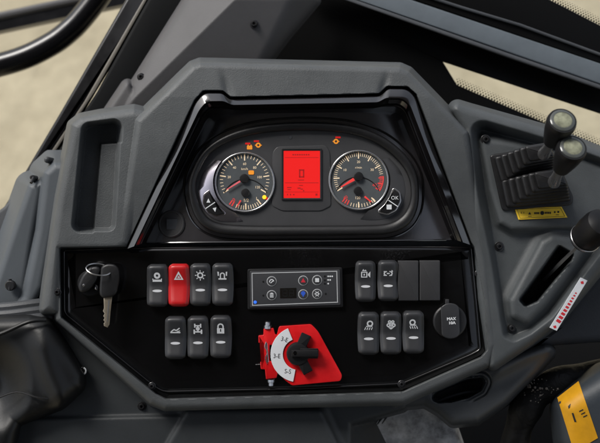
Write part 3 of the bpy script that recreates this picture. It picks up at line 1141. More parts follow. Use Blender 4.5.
def rock_grid():
    """body as a lofted grid: rows along the length, rounded across"""
    mb = MB()
    ys = [-21.2, -21.0, -20.4, -19.4, -18] + [-16 + 2 * k for k in range(17)] + [18, 19.4, 20.4, 21.0, 21.2]
    rs = []
    for y in ys:
        e = abs(y) / 21.2
        hw = 10.95 - 1.15 * e ** 2 - (3.0 * max(0, (e - 0.82) / 0.18) ** 2.2)
        wc = rock_w(y)
        row = [(-hw, -y, 0)]
        for t_, dz in ((-1.0, -3.6), (-0.985, -2.6), (-0.95, -2.4), (-0.76, -0.45), (-0.71, -0.05), (-0.35, 0.1), (0, 0.15), (0.35, 0.1), (0.71, -0.05), (0.76, -0.45), (0.95, -2.4), (0.985, -2.6), (1.0, -3.6)):
            row.append((hw * t_, -y, max(0.5, wc + dz)))
        row.append((hw, -y, 0))
        rs.append(row)
    mb.rings(rs, False)
    n = len(rs[0])
    mb.f.append(tuple(range(n)))
    mb.f.append(tuple((len(rs) - 1) * n + i for i in range(n))[::-1])
    return mb


class IC(MB):
    """flat symbol laid on the switch face (y down from the switch centre)"""

    def pg(s, pts):
        pts = ccw(pts)
        return s.add([(x, -y, rock_w(y) + 0.30) for x, y in pts], [tuple(range(len(pts)))])

    def ring(s, cx, cy, r0, r1, a0=0, a1=360, n=20):
        for k in range(n):
            b0, b1 = lerp(a0, a1, k / n), lerp(a0, a1, (k + 1) / n)
            s.pg([(cx + r * math.cos(R(b)), cy - r * math.sin(R(b))) for r, b in ((r0, b0), (r1, b0), (r1, b1), (r0, b1))])
        return s

    def line(s, x0, y0, x1, y1, t_=0.9):
        l = math.hypot(x1 - x0, y1 - y0)
        nx, ny = -(y1 - y0) / l * t_ / 2, (x1 - x0) / l * t_ / 2
        return s.pg([(x0 + nx, y0 + ny), (x1 + nx, y1 + ny), (x1 - nx, y1 - ny), (x0 - nx, y0 - ny)])


def ic_roller():
    i = IC().ring(0, -10, 1.2, 3.2)
    return i.pg(rect(-4.6, -6, 4.6, -3.8)).pg(rect(-4.8, -7, -3.8, -6)).pg(rect(3.8, -7, 4.8, -6))


def ic_hazard():
    i = IC()
    a = [(0, -14), (4.8, -5.4), (-4.8, -5.4)]
    b = [(0, -11), (2.6, -6.6), (-2.6, -6.6)]
    for k in range(3):
        j = (k + 1) % 3
        i.pg([a[k], a[j], b[j], b[k]])
    return i.pg([(0, -9.6), (1.4, -7.2), (-1.4, -7.2)])


def ic_lamp():
    i = IC().ring(0, -9.5, 1.7, 3.2)
    for a in range(-90, 271, 45):
        if a == 270:
            continue
        c, s_ = math.cos(R(a)), math.sin(R(a))
        i.line(c * 3.6, -9.5 - s_ * 3.6, c * 5.2, -9.5 - s_ * 5.2, 0.9)
    return i


def ic_beacon():
    i = IC().ring(0, -9.6, 1.4, 2.6, 0, 180, 10)
    i.pg(rect(-2.6, -9.6, -1.4, -6.4)).pg(rect(1.4, -9.6, 2.6, -6.4)).pg(rect(-4, -6.4, 4, -5))
    for s_ in (-1, 1):
        i.pg([(s_ * 3.4, -12.8), (s_ * 5, -13), (s_ * 4.6, -8.6), (s_ * 3.4, -9)])
    return i


def ic_ride():
    i = IC().line(-5, -5.4, 5, -5.4, 1.2).line(-4.4, -6, -1.2, -8.6, 1.2).line(-1.42, -8.6, 1, -7.4, 1.2).line(1, -7.4, 4.4, -10, 1.2)
    return i.line(1.4, -6, 4.6, -7.2, 0.8)


def ic_axle():
    i = IC().pg(rect(-3.6, -14, -2.2, -10)).pg(rect(2.2, -14, 3.6, -10)).pg(rect(-2.2, -12.6, 2.2, -11.4)).pg(rect(-.8, -11.4, .8, -6))
    i.pg(rect(-4.4, -8, -2.8, -3.6)).pg(rect(2.8, -8, 4.4, -3.6)).pg(rect(-2.8, -6.4, 2.8, -5))
    return i.ring(0, -9, .6, 2.0)


def ic_lock():
    i = IC().pg(rect(-3.6, -8.8, -.6, -3.4)).pg(rect(.6, -8.8, 3.6, -3.4)).pg(rect(-.6, -5.2, .6, -3.4)).pg(rect(-.6, -8.8, .6, -8))
    i.ring(0, -10.6, 1.8, 3.2, 0, 180, 10)
    return i.pg(rect(-3.2, -10.7, -1.8, -8.8)).pg(rect(1.8, -10.7, 3.2, -8.8))


def ic_camera():
    i = IC().pg(rect(-4.8, -10, -3.6, -4)).pg(rect(.6, -10, 1.8, -4)).pg(rect(-3.6, -10, .6, -9)).pg(rect(-3.6, -5, .6, -4)).pg(rect(-2.2, -8, -.8, -6))
    i.pg([(2.2, -7.6), (4.8, -10.4), (4.8, -3.8), (2.2, -6.4)])
    return i.pg([(-4, -10.6), (-2.6, -13), (-1.4, -11.4), (-.2, -12.4), (1, -10.6)])


def ic_coupler():
    i = IC().ring(-2.4, -7.6, 1.1, 2.4, 90, 270, 10).ring(2.2, -7.6, 1.1, 2.4, -90, 90, 10)
    return i.line(-4.8, -9.6, -1.4, -9.6, 1).line(-4.8, -5.6, -1.4, -5.6, 1).line(-1.5, -7.6, 1.4, -7.6, 1.2).line(3.4, -11, 4.6, -9.6, 1).line(1, -9.8, 4.4, -9.4, .9).line(1, -5.4, 4, -5.6, .9)


def ic_work(flip):
    s_ = -1 if flip else 1
    i = IC().ring(s_ * 1.2, -10, 1.7, 3.2, -30 if not flip else -150 + 180 - 180, 330 if not flip else 210, 20)
    for k in range(4):
        x = s_ * (-3.8 + 2.2 * k)
        i.line(x + s_ * .9, -6.2, x - s_ * .2, -3.6, .9)
    return i.line(s_ * -2.6, -7.2, s_ * 3.6, -7.2, 1)


def ic_wash():
    i = IC().ring(-1.6, -11.4, .5, 1.7).ring(1.6, -11.4, .5, 1.7).ring(-2.6, -8, .7, 2.0).ring(2.6, -8, .7, 2.0)
    return i.line(-3, -6.8, 0, -4, 1.1).line(3, -6.8, 0, -4, 1.1).line(0, -9, 0, -4.4, 1.0).line(-2, -9.6, 2, -9.6, .8)


def bar_icon():
    return IC().pg([(x * 4.8, 5.2 + y * 1.3) for x, y in circ(0, 0, 1, 20)])


rb = build('rocker_body', rock_grid(), ROCK, None, (0, 0, 0), 50)
ROCK_ME = rb.data
ROCKRED_ME = ROCK_ME.copy()
ROCKRED_ME.materials[0] = REDSW
bpy.data.objects.remove(rb)
rb = build('light_bar', bar_icon(), BARW, None, (0, 0, 0), 0)
BAR_ME = rb.data
bpy.data.objects.remove(rb)


def child(name, me, parent):
    o = bpy.data.objects.new(name, me)
    C.objects.link(o)
    o.parent = parent
    return o


GRP = 'rocker switches on the glossy panel'
SW = [
    (158.2, 285.2, ic_roller, 'black rocker switch with a wheel on a block symbol, beside the red hazard switch', False, 1.0),
    (179.6, 284.8, ic_hazard, 'red rocker switch with a white warning triangle', True, 1.0),
    (201.0, 284.4, ic_lamp, 'black rocker switch with a round lamp and rays symbol', False, 1.0),
    (223.0, 284.2, ic_beacon, 'black rocker switch with a flashing beacon symbol', False, 1.0),
    (176.2, 337.2, ic_ride, 'black rocker switch with a zigzag line symbol', False, 1.0),
    (198.6, 336.8, ic_axle, 'black rocker switch with a wheel axle symbol, left of the padlock switch', False, 1.0),
    (221.2, 336.2, ic_lock, 'black rocker switch with a padlock symbol', False, 1.0),
    (365.2, 281.0, ic_camera, 'black rocker switch with a camera shaped symbol', False, 0.96),
    (387.6, 280.4, ic_coupler, 'black rocker switch with a hooked coupler symbol, next to the blank plates', False, 0.96),
    (368.2, 332.8, lambda: ic_work(False), 'black rocker switch with a lamp symbol whose rays lean left', False, 1.0),
    (390.4, 332.4, ic_wash, 'black rocker switch with a washer bubbles symbol, between two lamp switches', False, 1.0),
    (412.8, 331.6, lambda: ic_work(True), 'black rocker switch with a lamp symbol whose rays lean right, beside the socket', False, 1.0),
]
for x, y, ic, lab, red, sc in SW:
    e = thing('rocker_switch', P(x, y, 0), lab, 'switch', GRP)
    e.matrix_world = M @ Matrix.Translation(Vector(P(x, y, 0)) * S) @ Matrix.Diagonal((sc, sc, 1, 1))
    child('rocker', ROCKRED_ME if red else ROCK_ME, e)
    build('symbol', ic(), WHITE, e, (0, 0, 0), 0)
    if not red:
        child('light_bar', BAR_ME, e)
# two blank covers
BG = 'blank switch covers'
bl = MB()
q = ccw(rpoly(rect(-10.2, -20, 10.2, 20), 1.2))
rs = [[(x, -y, 0) for x, y in q], [(x, -y, 4.6) for x, y in q]]
for d, dz in ((0.2, 5.2), (0.6, 5.6), (1.0, 5.7)):
    rs.append([(x, -y, dz) for x, y in offset(q, d)])
bl.rings(rs, True, True, True)
BL_ME = None
for x, y, lab in ((407.8, 280.4, 'plain grey blank switch cover next to the coupler symbol switch'), (429.2, 280.2, 'plain grey blank switch cover nearest the right edge, above the round socket')):
    e = thing('blank_cover', P(x, y, 0), lab, 'switch cover', BG)
    if BL_ME is None:
        BL_ME = build('cover_plate', bl, BLANK, e).data
    else:
        child('cover_plate', BL_ME, e)

# ------------------------------------------------------------------ climate control panel
KO = P(295, 289, 0)
t = thing('climate_panel', KO, 'slim climate control panel with white outline, round buttons and blank display', 'control panel')
q = rpoly([(247.4, 269), (342.4, 267.2), (343.2, 307.4), (247.6, 309.8)], 2)
build('frame', MB().prism(q, 0, 4.2, 1.2), MATTE, t, KO)
q2 = rpoly([(249.8, 271), (340, 269.4), (340.6, 305), (250, 307.6)], 1.5)
build('face', MB().prism(q2, 4, 5.0, 0.4), CLIMA, t, KO)
qo = ccw([(251.6, 272.8), (337.2, 270.8), (338, 302.6), (252, 305.8)])
qi = offset(qo, 0.9)
mb = MB()
mb.rings([[P(x, y, 5.15) for x, y in qo], [P(x, y, 5.15) for x, y in qi]], True)
build('outline', mb, RIMG, t, KO, 0)
kw = 5.0
for x, y, kind in ((271.7, 281.3, 'dial'), (271.7, 295.2, 'box'), (303.2, 280.6, 'red'), (303.2, 294.4, 'blue'), (317.1, 280.1, 'fan'), (317.1, 293.9, 'sun')):
    b_ = build('button', MB().prism(circ(x, y, 4.2, 28), kw, kw + .9, .4), CLIMA, t, KO)
    mb = MB()
    mb.rings([[P(px, py, kw + .25) for px, py in circ(x, y, 5.0, 28)], [P(px, py, kw + .5) for px, py in circ(x, y, 4.6, 28)], [P(px, py, kw + .25) for px, py in circ(x, y, 4.1, 28)]], True)
    build('ring', mb, RIMG, b_, KO, 0)
    mb = MB()
    z = kw + 1.05
    m_ = WHITE
    if kind == 'red':
        mb.sheet([(x, y - 2.6), (x + 2.4, y + 1.8), (x - 2.4, y + 1.8)], z)
        m_ = REDBTN
    elif kind == 'blue':
        mb.sheet([(x, y + 2.8), (x - 2.6, y - 1.6), (x + 2.6, y - 1.6)], z)
        mb.sheet(circ(x, y - 1.2, 2.2, 14), z + .05)
        m_ = BLUEBTN
    elif kind == 'fan':
        for a in (45, 135, 225, 315):
            mb.sheet(circ(x + 1.35 * math.cos(R(a)), y - 1.35 * math.sin(R(a)), 1.1, 12), z)
    elif kind == 'dial':
        mb.sheet(arc_band(x, y + .4, 1.7, 2.5, 10, 200, 14), z)
        mb.sheet([(x - 1.6, y + 1.6), (x + 1.2, y - .8), (x + 1.8, y - .2), (x - .8, y + 2)], z + .05)
    elif kind == 'box':
        mb.sheet(arc_band(x, y, 1.9, 2.5, 60, 120, 6), z)
        for dy in (-1.4, -.3, .8, 1.9):
            mb.sheet(rect(x - 1.8, y + dy - .3, x + 1.8, y + dy + .3), z + .02)
    else:
        mb.sheet(arc_band(x, y, 1.0, 1.8, 0, 180, 10), z).sheet(arc_band(x, y, 1.0, 1.8, 180, 360, 10), z)
        for a in range(0, 360, 60):
            mb.sheet(circ(x + 2.5 * math.cos(R(a)), y - 2.5 * math.sin(R(a)), .4, 8), z)
    build('symbol', mb, m_, b_, KO, 0)
build('display', MB().prism(rpoly(rotp(rect(280, 288, 296.5, 298.2), 288, 293, -1.3), .4), 4.8, 5.3, .1, 1), DISP, t, KO)
mb = MB()
for cx in (285, 291.5):
    for x0, y0, x1, y1 in ((-1.8, -3.4, 1.8, -2.8), (-1.8, -.3, 1.8, .3), (-1.8, 2.8, 1.8, 3.4), (-2.3, -3, -1.8, 0), (1.8, -3, 2.3, 0), (-2.3, 0, -1.8, 3), (1.8, 0, 2.3, 3)):
        mb.sheet(rect(cx + x0, 293.1 + y0, cx + x1, 293.1 + y1), 5.42)
build('digit_segments', mb, RUB, t, KO, 0)
for x, y in ((263.2, 281.6), (263.2, 295.4), (324.8, 276.2), (324.8, 280.1), (324.8, 283.5), (325.6, 293.7)):
    build('lamp', MB().prism(circ(x, y, 1.0, 12), 4.9, 5.4, .2, 1), MATTE, t, KO)
build('blue_lamp', MB().prism(circ(255.2, 302.2, 1.6, 14), 4.9, 5.6, .3, 1), BLUELED, t, KO)
mb = MB()
for y, n in ((276.3, 3), (279.9, 2), (283.6, 1)):
    for k in range(n):
        mb.sheet(circ(328.2 + 2.0 * k, y, .85, 8), 5.2)
build('speed_dots', mb, WHITE, t, KO, 0)

# ------------------------------------------------------------------ red rotary selector
XO = P(298, 354, 0)
t = thing('rotary_selector', XO, 'red metal selector plate with a black three-armed knob and white arc scale', 'selector switch')
plate = rpoly([(279, 326.2), (311, 324), (318, 331), (342.4, 375.5), (340.4, 381), (292, 385.6), (284, 379.4), (276, 368), (276, 338)], [2, 2, 4, 4, 2, 2, 3, 3, 3])
build('plate', MB().prism(plate, 2.0, 5.0, 0.6), RED, t, XO)
hb = rpoly([(263.6, 328.5), (273.5, 328), (275, 334), (279, 336), (277, 345), (269.6, 345), (269.6, 361), (277, 361.4), (279, 369), (276.5, 378), (266, 379.4), (265, 369.5),
            (260.8, 369.2), (260.2, 362), (263.6, 360.5), (263.4, 343.5), (258.6, 343), (258.4, 335.5), (263.4, 335)], .8, 3)
h_ = build('bracket', MB().prism(hb, 0, 5.6, 0.8), RED, t, XO)
mb = MB().tube(spline([P(266.2, 342, 6), P(264.8, 347, 7), P(267.8, 352, 7), P(265.4, 358, 7), P(267.4, 364, 6)], 5, False), .5, 6)
mb.tube([P(255.5, 364.6, 3), P(262, 364, 4)], .5, 6)
build('wire', mb, STEEL, h_, XO)
mb = MB().tube([P(266.5, 343, 4.2), P(268, 362, 4.2)], 1.7, 10)
build('pin', mb, DSTEEL, h_, XO)
for x, y, s_ in ((267.6, 325.6, 1), (271, 382.4, -1)):
    mb = MB().lathe(P(x, y + s_ * 3, 4.2), (0, s_, 0), [(0, 3.6), (2.6, 3.6), (3.1, 3.0), (3.1, 2.6), (6.0, 2.6), (6.6, 2.0)], 8)
    build('bolt', mb, STEEL, h_, XO, 30)
arc = arc_band(298.5, 354.3, 15.6, 28.0, 112, 259, 30)
build('scale_label', MB().prism(arc, 4.8, 6.1, .15, 1), WHITE, t, XO)
mb = MB()
for s_, x, y, r_ in (('3-E', 284.4, 339.6, 14), ('3-E', 276.8, 356.2, 2), ('S-S', 287.8, 371.6, 6)):
    add_text(mb, s_, x, y, 6.25, 6.4, r_, 0.85)
build('lettering', mb, INK, t, XO, 0)
k_ = build('knob', MB().lathe(P(298, 353.4, 4.5), (0, 0, 1), [(0, 11.6), (5.5, 11.2), (6.8, 10.4), (7.2, 9), (7.2, .1)], 40), MATTE, t, XO)
mb = MB()
for ang, l in ((0, 20), (66, 21), (-62, 22)):
    q = [(298 + a, 353.4 + b) for a, b in ((2, -5.1), (l, -5.1), (l, 5.1), (2, 5.1))]
    mb.prism(rpoly(rotp(q, 298, 353.4, -ang), .8), 5, 10.5 if ang else 14.5, .9)
build('arm', mb, MATTE, k_, XO)
mb = MB().prism(rpoly(rect(291.5, 350, 318.5, 357), 1), 11, 16, .8)
build('grip', mb, MATTE, k_, XO)
mb = MB().prism(circ(295, 353, 2.2, 16), 15.5, 16.3, .2, 1)
build('screw', mb, GLOSS, k_, XO)

# ------------------------------------------------------------------ power socket
ZO = P(449.5, 321, 0)
t = thing('power_socket', ZO, 'round power socket with a dark hinged cap and small white lettering', 'socket')
build('socket_base', MB().lathe(ZO, (0, 0, 1), [(0, 16.8), (2.4, 16.8), (3.6, 15.6), (3.8, 14.5)], 48), RUB, t, ZO)
q = [(441.2, 309.5)] + circ(450.3, 309.5, 9.3, 14, 168, 12, ry=6.4) + [(459.6, 309.5), (459.6, 332)] + circ(450.3, 332.4, 9.3, 14, -12, -168, ry=6.4)
c_ = build('cap', MB().prism(rotp(q, 450, 321, -2), 3, 7.4, 1.2), ROCK, t, ZO)
mb = MB()
for dx in (-.2, .2):
    add_text(mb, 'MAX', 451.4 + dx, 318.9, 7.55 + dx * .1, 4.2, -3)
    add_text(mb, '10A', 452.0 + dx, 323.0, 7.55 + dx * .1, 4.2, -3)
build('lettering', mb, WHITE, c_, ZO, 0)
mb = MB().prism(rpoly(rect(445.2, 299.2, 449.2, 306), .8), 1, 6, .8)
build('hinge', mb, BLANK, t, ZO)

# ------------------------------------------------------------------ keys
IO = P(90, 281, 0)
t = thing('ignition_lock', IO, 'dark round ignition lock with a black key head turned in it', 'ignition lock')
build('barrel', MB().lathe(P(91, 283, 0), (0, 0, 1), [(0, 13), (3, 13), (4.5, 12), (5, 10), (5, 4)], 40), MATTE, t, IO)
kh = rpoly([(80, 293), (77.5, 286), (82, 275), (90, 266.5), (98, 266), (101.5, 270), (97, 281), (88, 292)], 4)
kk = build('key_head', MB().prism(kh, 5, 17, 3), RUB, t, IO)
mb = MB().prism(circ(83.8, 285.2, 1.2, 10), 16.6, 17.4, .2, 1)
build('rivet', mb, STEEL, kk, IO)

KO2 = P(108, 285, 10)
t = thing('spare_key', KO2, 'spare key with black head and worn brass blade hanging from the ring', 'key')
hd = rpoly([(101, 266.5), (107, 263.6), (115, 264.2), (119.4, 269), (119.8, 279), (117, 293), (112.5, 297), (103, 298.2), (99.6, 295), (99.4, 288), (100.4, 277)], 3.5)
hd_ = build('key_head', MB().prism(hd, 12, 20, 2.4), RUB, t, KO2)
mb = MB()
bl_ = [(103.6, 297), (112.4, 295.6), (110.6, 312), (109.4, 324.5), (107.6, 327.6), (104, 326), (103.6, 323.5), (104.9, 322), (103.3, 320), (104.6, 318), (103.2, 316), (104.6, 313.6), (102.9, 311), (104, 308)]
mb.prism(bl_, 14.6, 17.2, .5)
b_ = build('blade', mb, BRASS, t, KO2)
mb = MB().prism([(108.2, 300), (109.8, 300), (107.8, 322), (106.8, 322)], 17.0, 17.35, .1, 1)
build('groove', mb, DSTEEL, b_, KO2)
mb = MB()
pts = []
for k in range(37):
    a = 2 * math.pi * k / 36
    pts.append(P(98.6 + 12.2 * math.cos(a) + 2 * math.sin(a), 269.6 - 5.4 * math.sin(a) + 2.4 * math.cos(a), 20 + 7 * math.sin(a * 1.0 + 3.4)))
mb.tube(pts, 0.75, 8, False)
kr = build('key_ring', mb, STEEL, None, P(98, 268, 20))
tag(kr, 'thin steel split ring joining the two black key heads', 'key ring')
mb = MB().prism(rpoly([(95, 284), (98, 286), (97.4, 290.6), (94.6, 289)], .6), 5, 13, 1)
nt_ = build('key_tag', mb, STEEL, None, P(96, 288, 9))
tag(nt_, 'tiny bright metal tag peeping out behind the hanging key', 'key tag')

# ------------------------------------------------------------------ right hand console
RO = P(540, 240, 0)
con = thing('side_console', RO, 'dark grey moulded side console with lever slot and bolts at the right', 'side console')


def f_con(X, Y):
    pol = [(446, 100), (470, 107), (545, 128), (600, 150), (640, 170), (640, 232), (604, 268), (560, 322), (530, 346), (489, 374), (478, 300), (470, 200), (462, 130)]
    ed = edge(sdp(X, Y, pol, 6), 9)
    # sunken tray with a rounded border
    tr = [(473, 124), (486, 124), (560, 146), (640, 176), (640, 205), (606, 246), (552, 318), (531, 334), (514, 342), (503, 338), (497, 300), (480, 190)]
    s_ = sdp(X, Y, tr, 8)
    rim = lerp(13.0, 6.0, sst(Y, 190, 270))
    w = smin(rim, -7 + np.maximum(0, s_ + 6) * 2.2, 3)
    # platform for the lever boots
    pf = [(478, 136), (560, 150), (640, 180), (640, 228), (600, 232), (565, 229), (512, 231), (499, 224), (489, 192)]
    w = smax(w, 4 - edge(sdp(X, Y, pf, 5), 6, 1.3), 3)
    # raised surround of the slot
    sl = [(510, 318), (508, 300), (540, 240), (552, 233), (573, 236), (588, 248), (575, 268), (548, 305), (528, 326)]
    w = smax(w, 6 - edge(sdp(X, Y, sl, 8), 8, 1.0), 4)
    w = w - ed
    hole = [(559, 246), (573, 254), (571, 260), (537, 301), (525, 306), (520, 300)]
    w = smin(w, -34 + np.maximum(0, sdp(X, Y, hole, 2) + 2) * 12, 2.5)
    return w


build('body', MB().field(440, 640, 92, 380, 0.9, f_con, -60), CONSOLE, con, RO)
build('slot_liner', MB().prism([(555, 240), (579, 252), (575, 264), (540, 308), (520, 312), (514, 300)], -36, -30, .5), MATTE, con, RO)
for x, y, w in ((485.5, 139.5, -3), (499, 246.4, -4), (511.5, 328, -3.5)):
    bolt(con, x, y, at(f_con, x, y), 3.6, RO)
bolt(con, 584, 246, at(f_con, 584, 246), 3.0, RO)
# outer skirt falling away below the console
mb = MB().prism(rpoly([(520, 350), (562, 318), (606, 262), (640, 236), (640, 352), (600, 342), (548, 346)], 5), -90, -46, 8)
build('skirt', mb, GREYD, con, RO)
# labels
lab = [(514.5, 208.2), (561.5, 206.6), (567.5, 217.5), (518.5, 219.8)]
l_ = build('yellow_label', MB().prism(lab, 3, 5.6, .3, 1), YEL, con, RO)
mb = MB()
zz = 5.8
mb.sheet(circ(542.2, 213, 2.0, 16), zz)
for x0, x1, y in ((534.2, 539.6, 213.2), (544.8, 551.4, 212.8)):
    n_k = 4
    for k in range(n_k):
        xa = lerp(x0, x1, k / n_k)
        mb.sheet(rect(xa, y - 1.0, xa + (x1 - x0) / n_k * .72, y + 1.0), zz)
mb.sheet([(529.6, 211.8), (531.2, 214.6), (528.2, 214.6)], zz)
for x, y, l in ((521, 213, .5), (523.6, 213, .4), (554, 212.4, 1.6), (557.4, 212.2, 1.8)):
    mb.sheet(rect(x, y - 1.2, x + l, y + .6), zz)
mb.sheet(rect(528, 216, 531.6, 216.5), zz).sheet(rect(556, 214.6, 559, 215.1), zz)
qo = ccw([(517, 209.2), (560.6, 207.8), (565, 216.4), (520, 218.4)])
qi = offset(qo, .3)
mb.rings([[P(x, y, zz) for x, y in qo], [P(x, y, zz) for x, y in qi]], True)
build('print', mb, INK, l_, RO, 0)
# white and red strip sticker: runs along the lower edge
A_, B_ = (553.5, 329), (584, 279.6)
ux, uy = B_[0] - A_[0], B_[1] - A_[1]
ll = math.hypot(ux, uy)
ux, uy = ux / ll, uy / ll
vx, vy = -uy, ux
Q = lambda a, b: (A_[0] + ux * a + vx * b, A_[1] + uy * a + vy * b)
def w_st(b):
    return 5.0
sk = build('strip_label', MB().prism([Q(-1, -4.2), Q(ll, -4.2), Q(ll + 1, 3.6), Q(0, 3.8)], -12, 8.4, .3, 1), STICK, con, RO)
mb = MB()
a = 8.0
for k in range(10):
    h = lerp(4.6, 1.6, k / 9)
    wd = lerp(2.9, 1.4, k / 9)
    mb.sheet([Q(a, -h / 2), Q(a + wd, -h / 2 + .4), Q(a + wd, h / 2 + .4), Q(a, h / 2)], 8.6)
    a += wd + 1.5
for k in (2.4, ll - 3.6):
    mb.sheet([Q(k - 1.6, 0), Q(k, -2.0), Q(k + 2.0, .2), Q(k, 2.0)], 8.6)
build('print', mb, REDINK, sk, RO, 0)

# ------------------------------------------------------------------ two control levers in stepped rubber boots
def lever(boot_base, boot_top, stem, knob, lab, wb):
    o0 = P(*boot_base[0], wb)
    t = thing('control_lever', o0, lab, 'control lever', 'control levers in stepped rubber boots')
    nst = 5
    rs = []
    b4, t4 = boot_base, boot_top
    c = lambda f, sh: ccw(offset(ccw(rpoly([(lerp(p[0], q[0], f), lerp(p[1], q[1], f)) for p, q in zip(b4, t4)], 4, 4)), sh))
    for k in range(nst):
        f0 = k / nst
        w0 = wb + 36 * f0
        for df, sh, dw in ((0, 3.2, -1.5), (0, 1.0, 0.6), (0.01, 0, 2.6), (0.03, 0.2, 4.6), (0.06, 1.2, 6.0), (0.10, 2.4, 6.4), (0.15, 3.6, 5.6)):
            rs.append([P(x, y, w0 + dw) for x, y in c(f0 + df, sh)])
    top = ccw(rpoly(t4, 4, 4))
    rs.append([P(x, y, wb + 36) for x, y in offset(top, 1.2)])
    rs.append([P(x, y, wb + 38) for x, y in offset(top, 0.2)])
    rs.append([P(x, y, wb + 40) for x, y in offset(top, 1.2)])
    rs.append([P(x, y, wb + 40.6) for x, y in offset(top, 3)])
    build('boot', MB().rings(rs, True, True, True), RUB, t, o0, 50)
    s0, s1 = Vector(P(*stem[0])), Vector(P(*stem[1]))
    ax = s1 - s0
    L = ax.length
    mb = MB().lathe(s0, ax, [(-6, 6), (0, 5.8), (2, 5.2), (L * .5, 4.6), (L, 4.6)], 24)
    build('stem', mb, DSTEEL, t, o0)
    k0, k1 = Vector(P(*knob[0])), Vector(P(*knob[1]))
    ax = k1 - k0
    L = ax.length
    mb = MB().lathe(k0, ax, [(L * .12, 5.2), (L * .14, 7.6), (L * .3, 9.2), (L * .6, 11.8), (L * .84, 13.2), (L * .92, 13.3), (L, 12.6), (L, 11.4), (L - .8, 11.1)], 36)
    kb = build('knob', mb, KNOB, t, o0)
    mb = MB().lathe(k0, ax, [(L - 1, 11.2), (L + .4, 11.0), (L + 1.0, 9.9), (L + 1.2, 8.2)], 36, True, False)
    cp = build('clear_cap', mb, CAPM, kb, o0)
    mb = MB().lathe(k0, ax, [(L + .9, 8.3), (L + 1.5, 5.4), (L + 1.7, .1)], 36)
    build('emblem', mb, LENSM, kb, o0)
    return t


lever([(493, 157), (541, 149), (556, 170), (501, 184)], [(524, 146), (549, 142), (556, 158), (529, 162)],
      ((545, 152, 50), (551, 142, 72)), ((550, 145, 72), (562.5, 120.5, 108)), 'rear control lever with a round clear-capped black knob, farther from the yellow label', 5)
lever([(500, 180), (556, 172), (572, 201), (506, 208.5)], [(533, 172), (561, 168), (569, 186), (538, 190)],
      ((555, 180, 50), (560, 169, 72)), ((559.5, 172, 72), (572.5, 147.5, 108)), 'front control lever with a round clear-capped black knob, just above the yellow label', 5)
# flat rubber base under both boots
o0 = P(532, 180, 4)
bp = build('boot_plate', MB().prism(rpoly([(489.5, 155), (545, 146), (556, 160), (573, 196), (572, 205), (502, 211)], 4), 2.5, 6.5, 1.5), RUB, None, o0)
tag(bp, 'flat black rubber plate under the two stepped lever boots', 'rubber plate')

# ------------------------------------------------------------------ slot lever
o0 = P(550, 272, -20)
t = thing('slot_lever', o0, 'lever with a fat black knob leaning out of the diagonal console slot', 'lever')
s0, s1 = Vector(P(545, 278, -24)), Vector(P(586, 238, 44))
side = Vector((0.55, 0.75, 0)).normalized()
ax = (s1 - s0).normalized()
nn = ax.cross(side).normalized()
mb = MB()
sec = [side * 2.6 + nn * 1.3, side * 2.6 - nn * 1.3, -side * 2.6 - nn * 1.3, -side * 2.6 + nn * 1.3]
mb.rings([[tuple(s0 + q * 1.3) for q in sec], [tuple(s0.lerp(s1, .5) + q) for q in sec], [tuple(s1 + q) for q in sec]], True, True, True)
build('stem', mb, DSTEEL, t, o0)
k0, k1 = Vector(P(582, 241, 40)), Vector(P(603, 221, 74))
ax = k1 - k0
L = ax.length
kb = build('knob', MB().lathe(k0, ax, [(-3, 7), (-1, 11), (2, 13.5), (L * .5, 15.4), (L * .8, 15.2), (L * .95, 13.5), (L + 1, 9), (L + 2, .1)], 40), KNOB, t, o0)
mb = MB().lathe(k0, ax, [(4.2, 14.2), (4.6, 14.7), (6.6, 15.0), (7, 14.6)], 40, False, False)
build('band', mb, DSTEEL, kb, o0)

# ------------------------------------------------------------------ lower right: duct, sleeve, mat, armrest
o0 = P(460, 390, -30)
t = thing('lower_duct', o0, 'dark grey flared lower trim with a black crescent air vent', 'trim')


def f_duct(X, Y):
    pol = [(380, 408), (404, 396), (488, 358), (545, 346), (560, 348), (534, 376), (506, 404), (478, 423), (452, 426), (438, 414), (424, 406), (396, 409)]
    w = -22 - edge(sdp(X, Y, pol, 6), 9)
    ridge = np.exp(-((Y - (400 - (X - 440) * 0.52)) / 9.0) ** 2)
    w = w + 7 * ridge * sst(X, 478, 502)
    hole = [(431, 399), (436, 392.5), (450, 385), (468, 379.5), (482, 378), (485, 382), (481, 390), (468, 397), (450, 401.5), (438, 402)]
    sh = sdp(X, Y, hole, 3)
    # stepped lips round the upper side of the vent mouth
    up = sst(398 - Y + (X - 440) * 0.12, -2, 3) * sst(X, 429, 436)
    w = w - (2.2 * np.exp(-((sh - 2.6) / 0.9) ** 2) + 2.6 * np.exp(-((sh - 6.4) / 0.9) ** 2)) * up
    w = smin(w, -60 + np.maximum(0, sh + 1.5) * 14, 1.5)
    return w


build('panel', MB().field(374, 566, 340, 432, 0.6, f_duct, -72), DUCTM, t, o0)
build('vent_liner', MB().prism([(425, 405), (432, 388), (484, 372), (492, 384), (470, 402)], -70, -62, .5), MATTE, t, o0)
mb = MB().tube(spline([P(436, 402, -44), P(452, 396, -42), P(468, 392, -42), P(484, 391, -44)], 5, False), 1.4, 8)
build('vent_blade', mb, GREYD, t, o0)
o0 = P(410, 425, -120)
mb = MB()


def f_mat(X, Y):
    pol = [(372, 418), (424, 402), (440, 409), (456, 428), (470, 470), (340, 470)]
    return -88 - edge(sdp(X, Y, pol, 5), 8, 10) + 1.6 * np.sin(X * .11 + Y * .06) + 1.2 * np.sin(Y * .13 - X * .07)


mt = build('floor_mat', MB().field(340, 475, 395, 470, 1.2, f_mat, -120), CLOTH, None, o0)
tag(mt, 'pale grey speckled mat peeping out under the lower trim', 'mat')

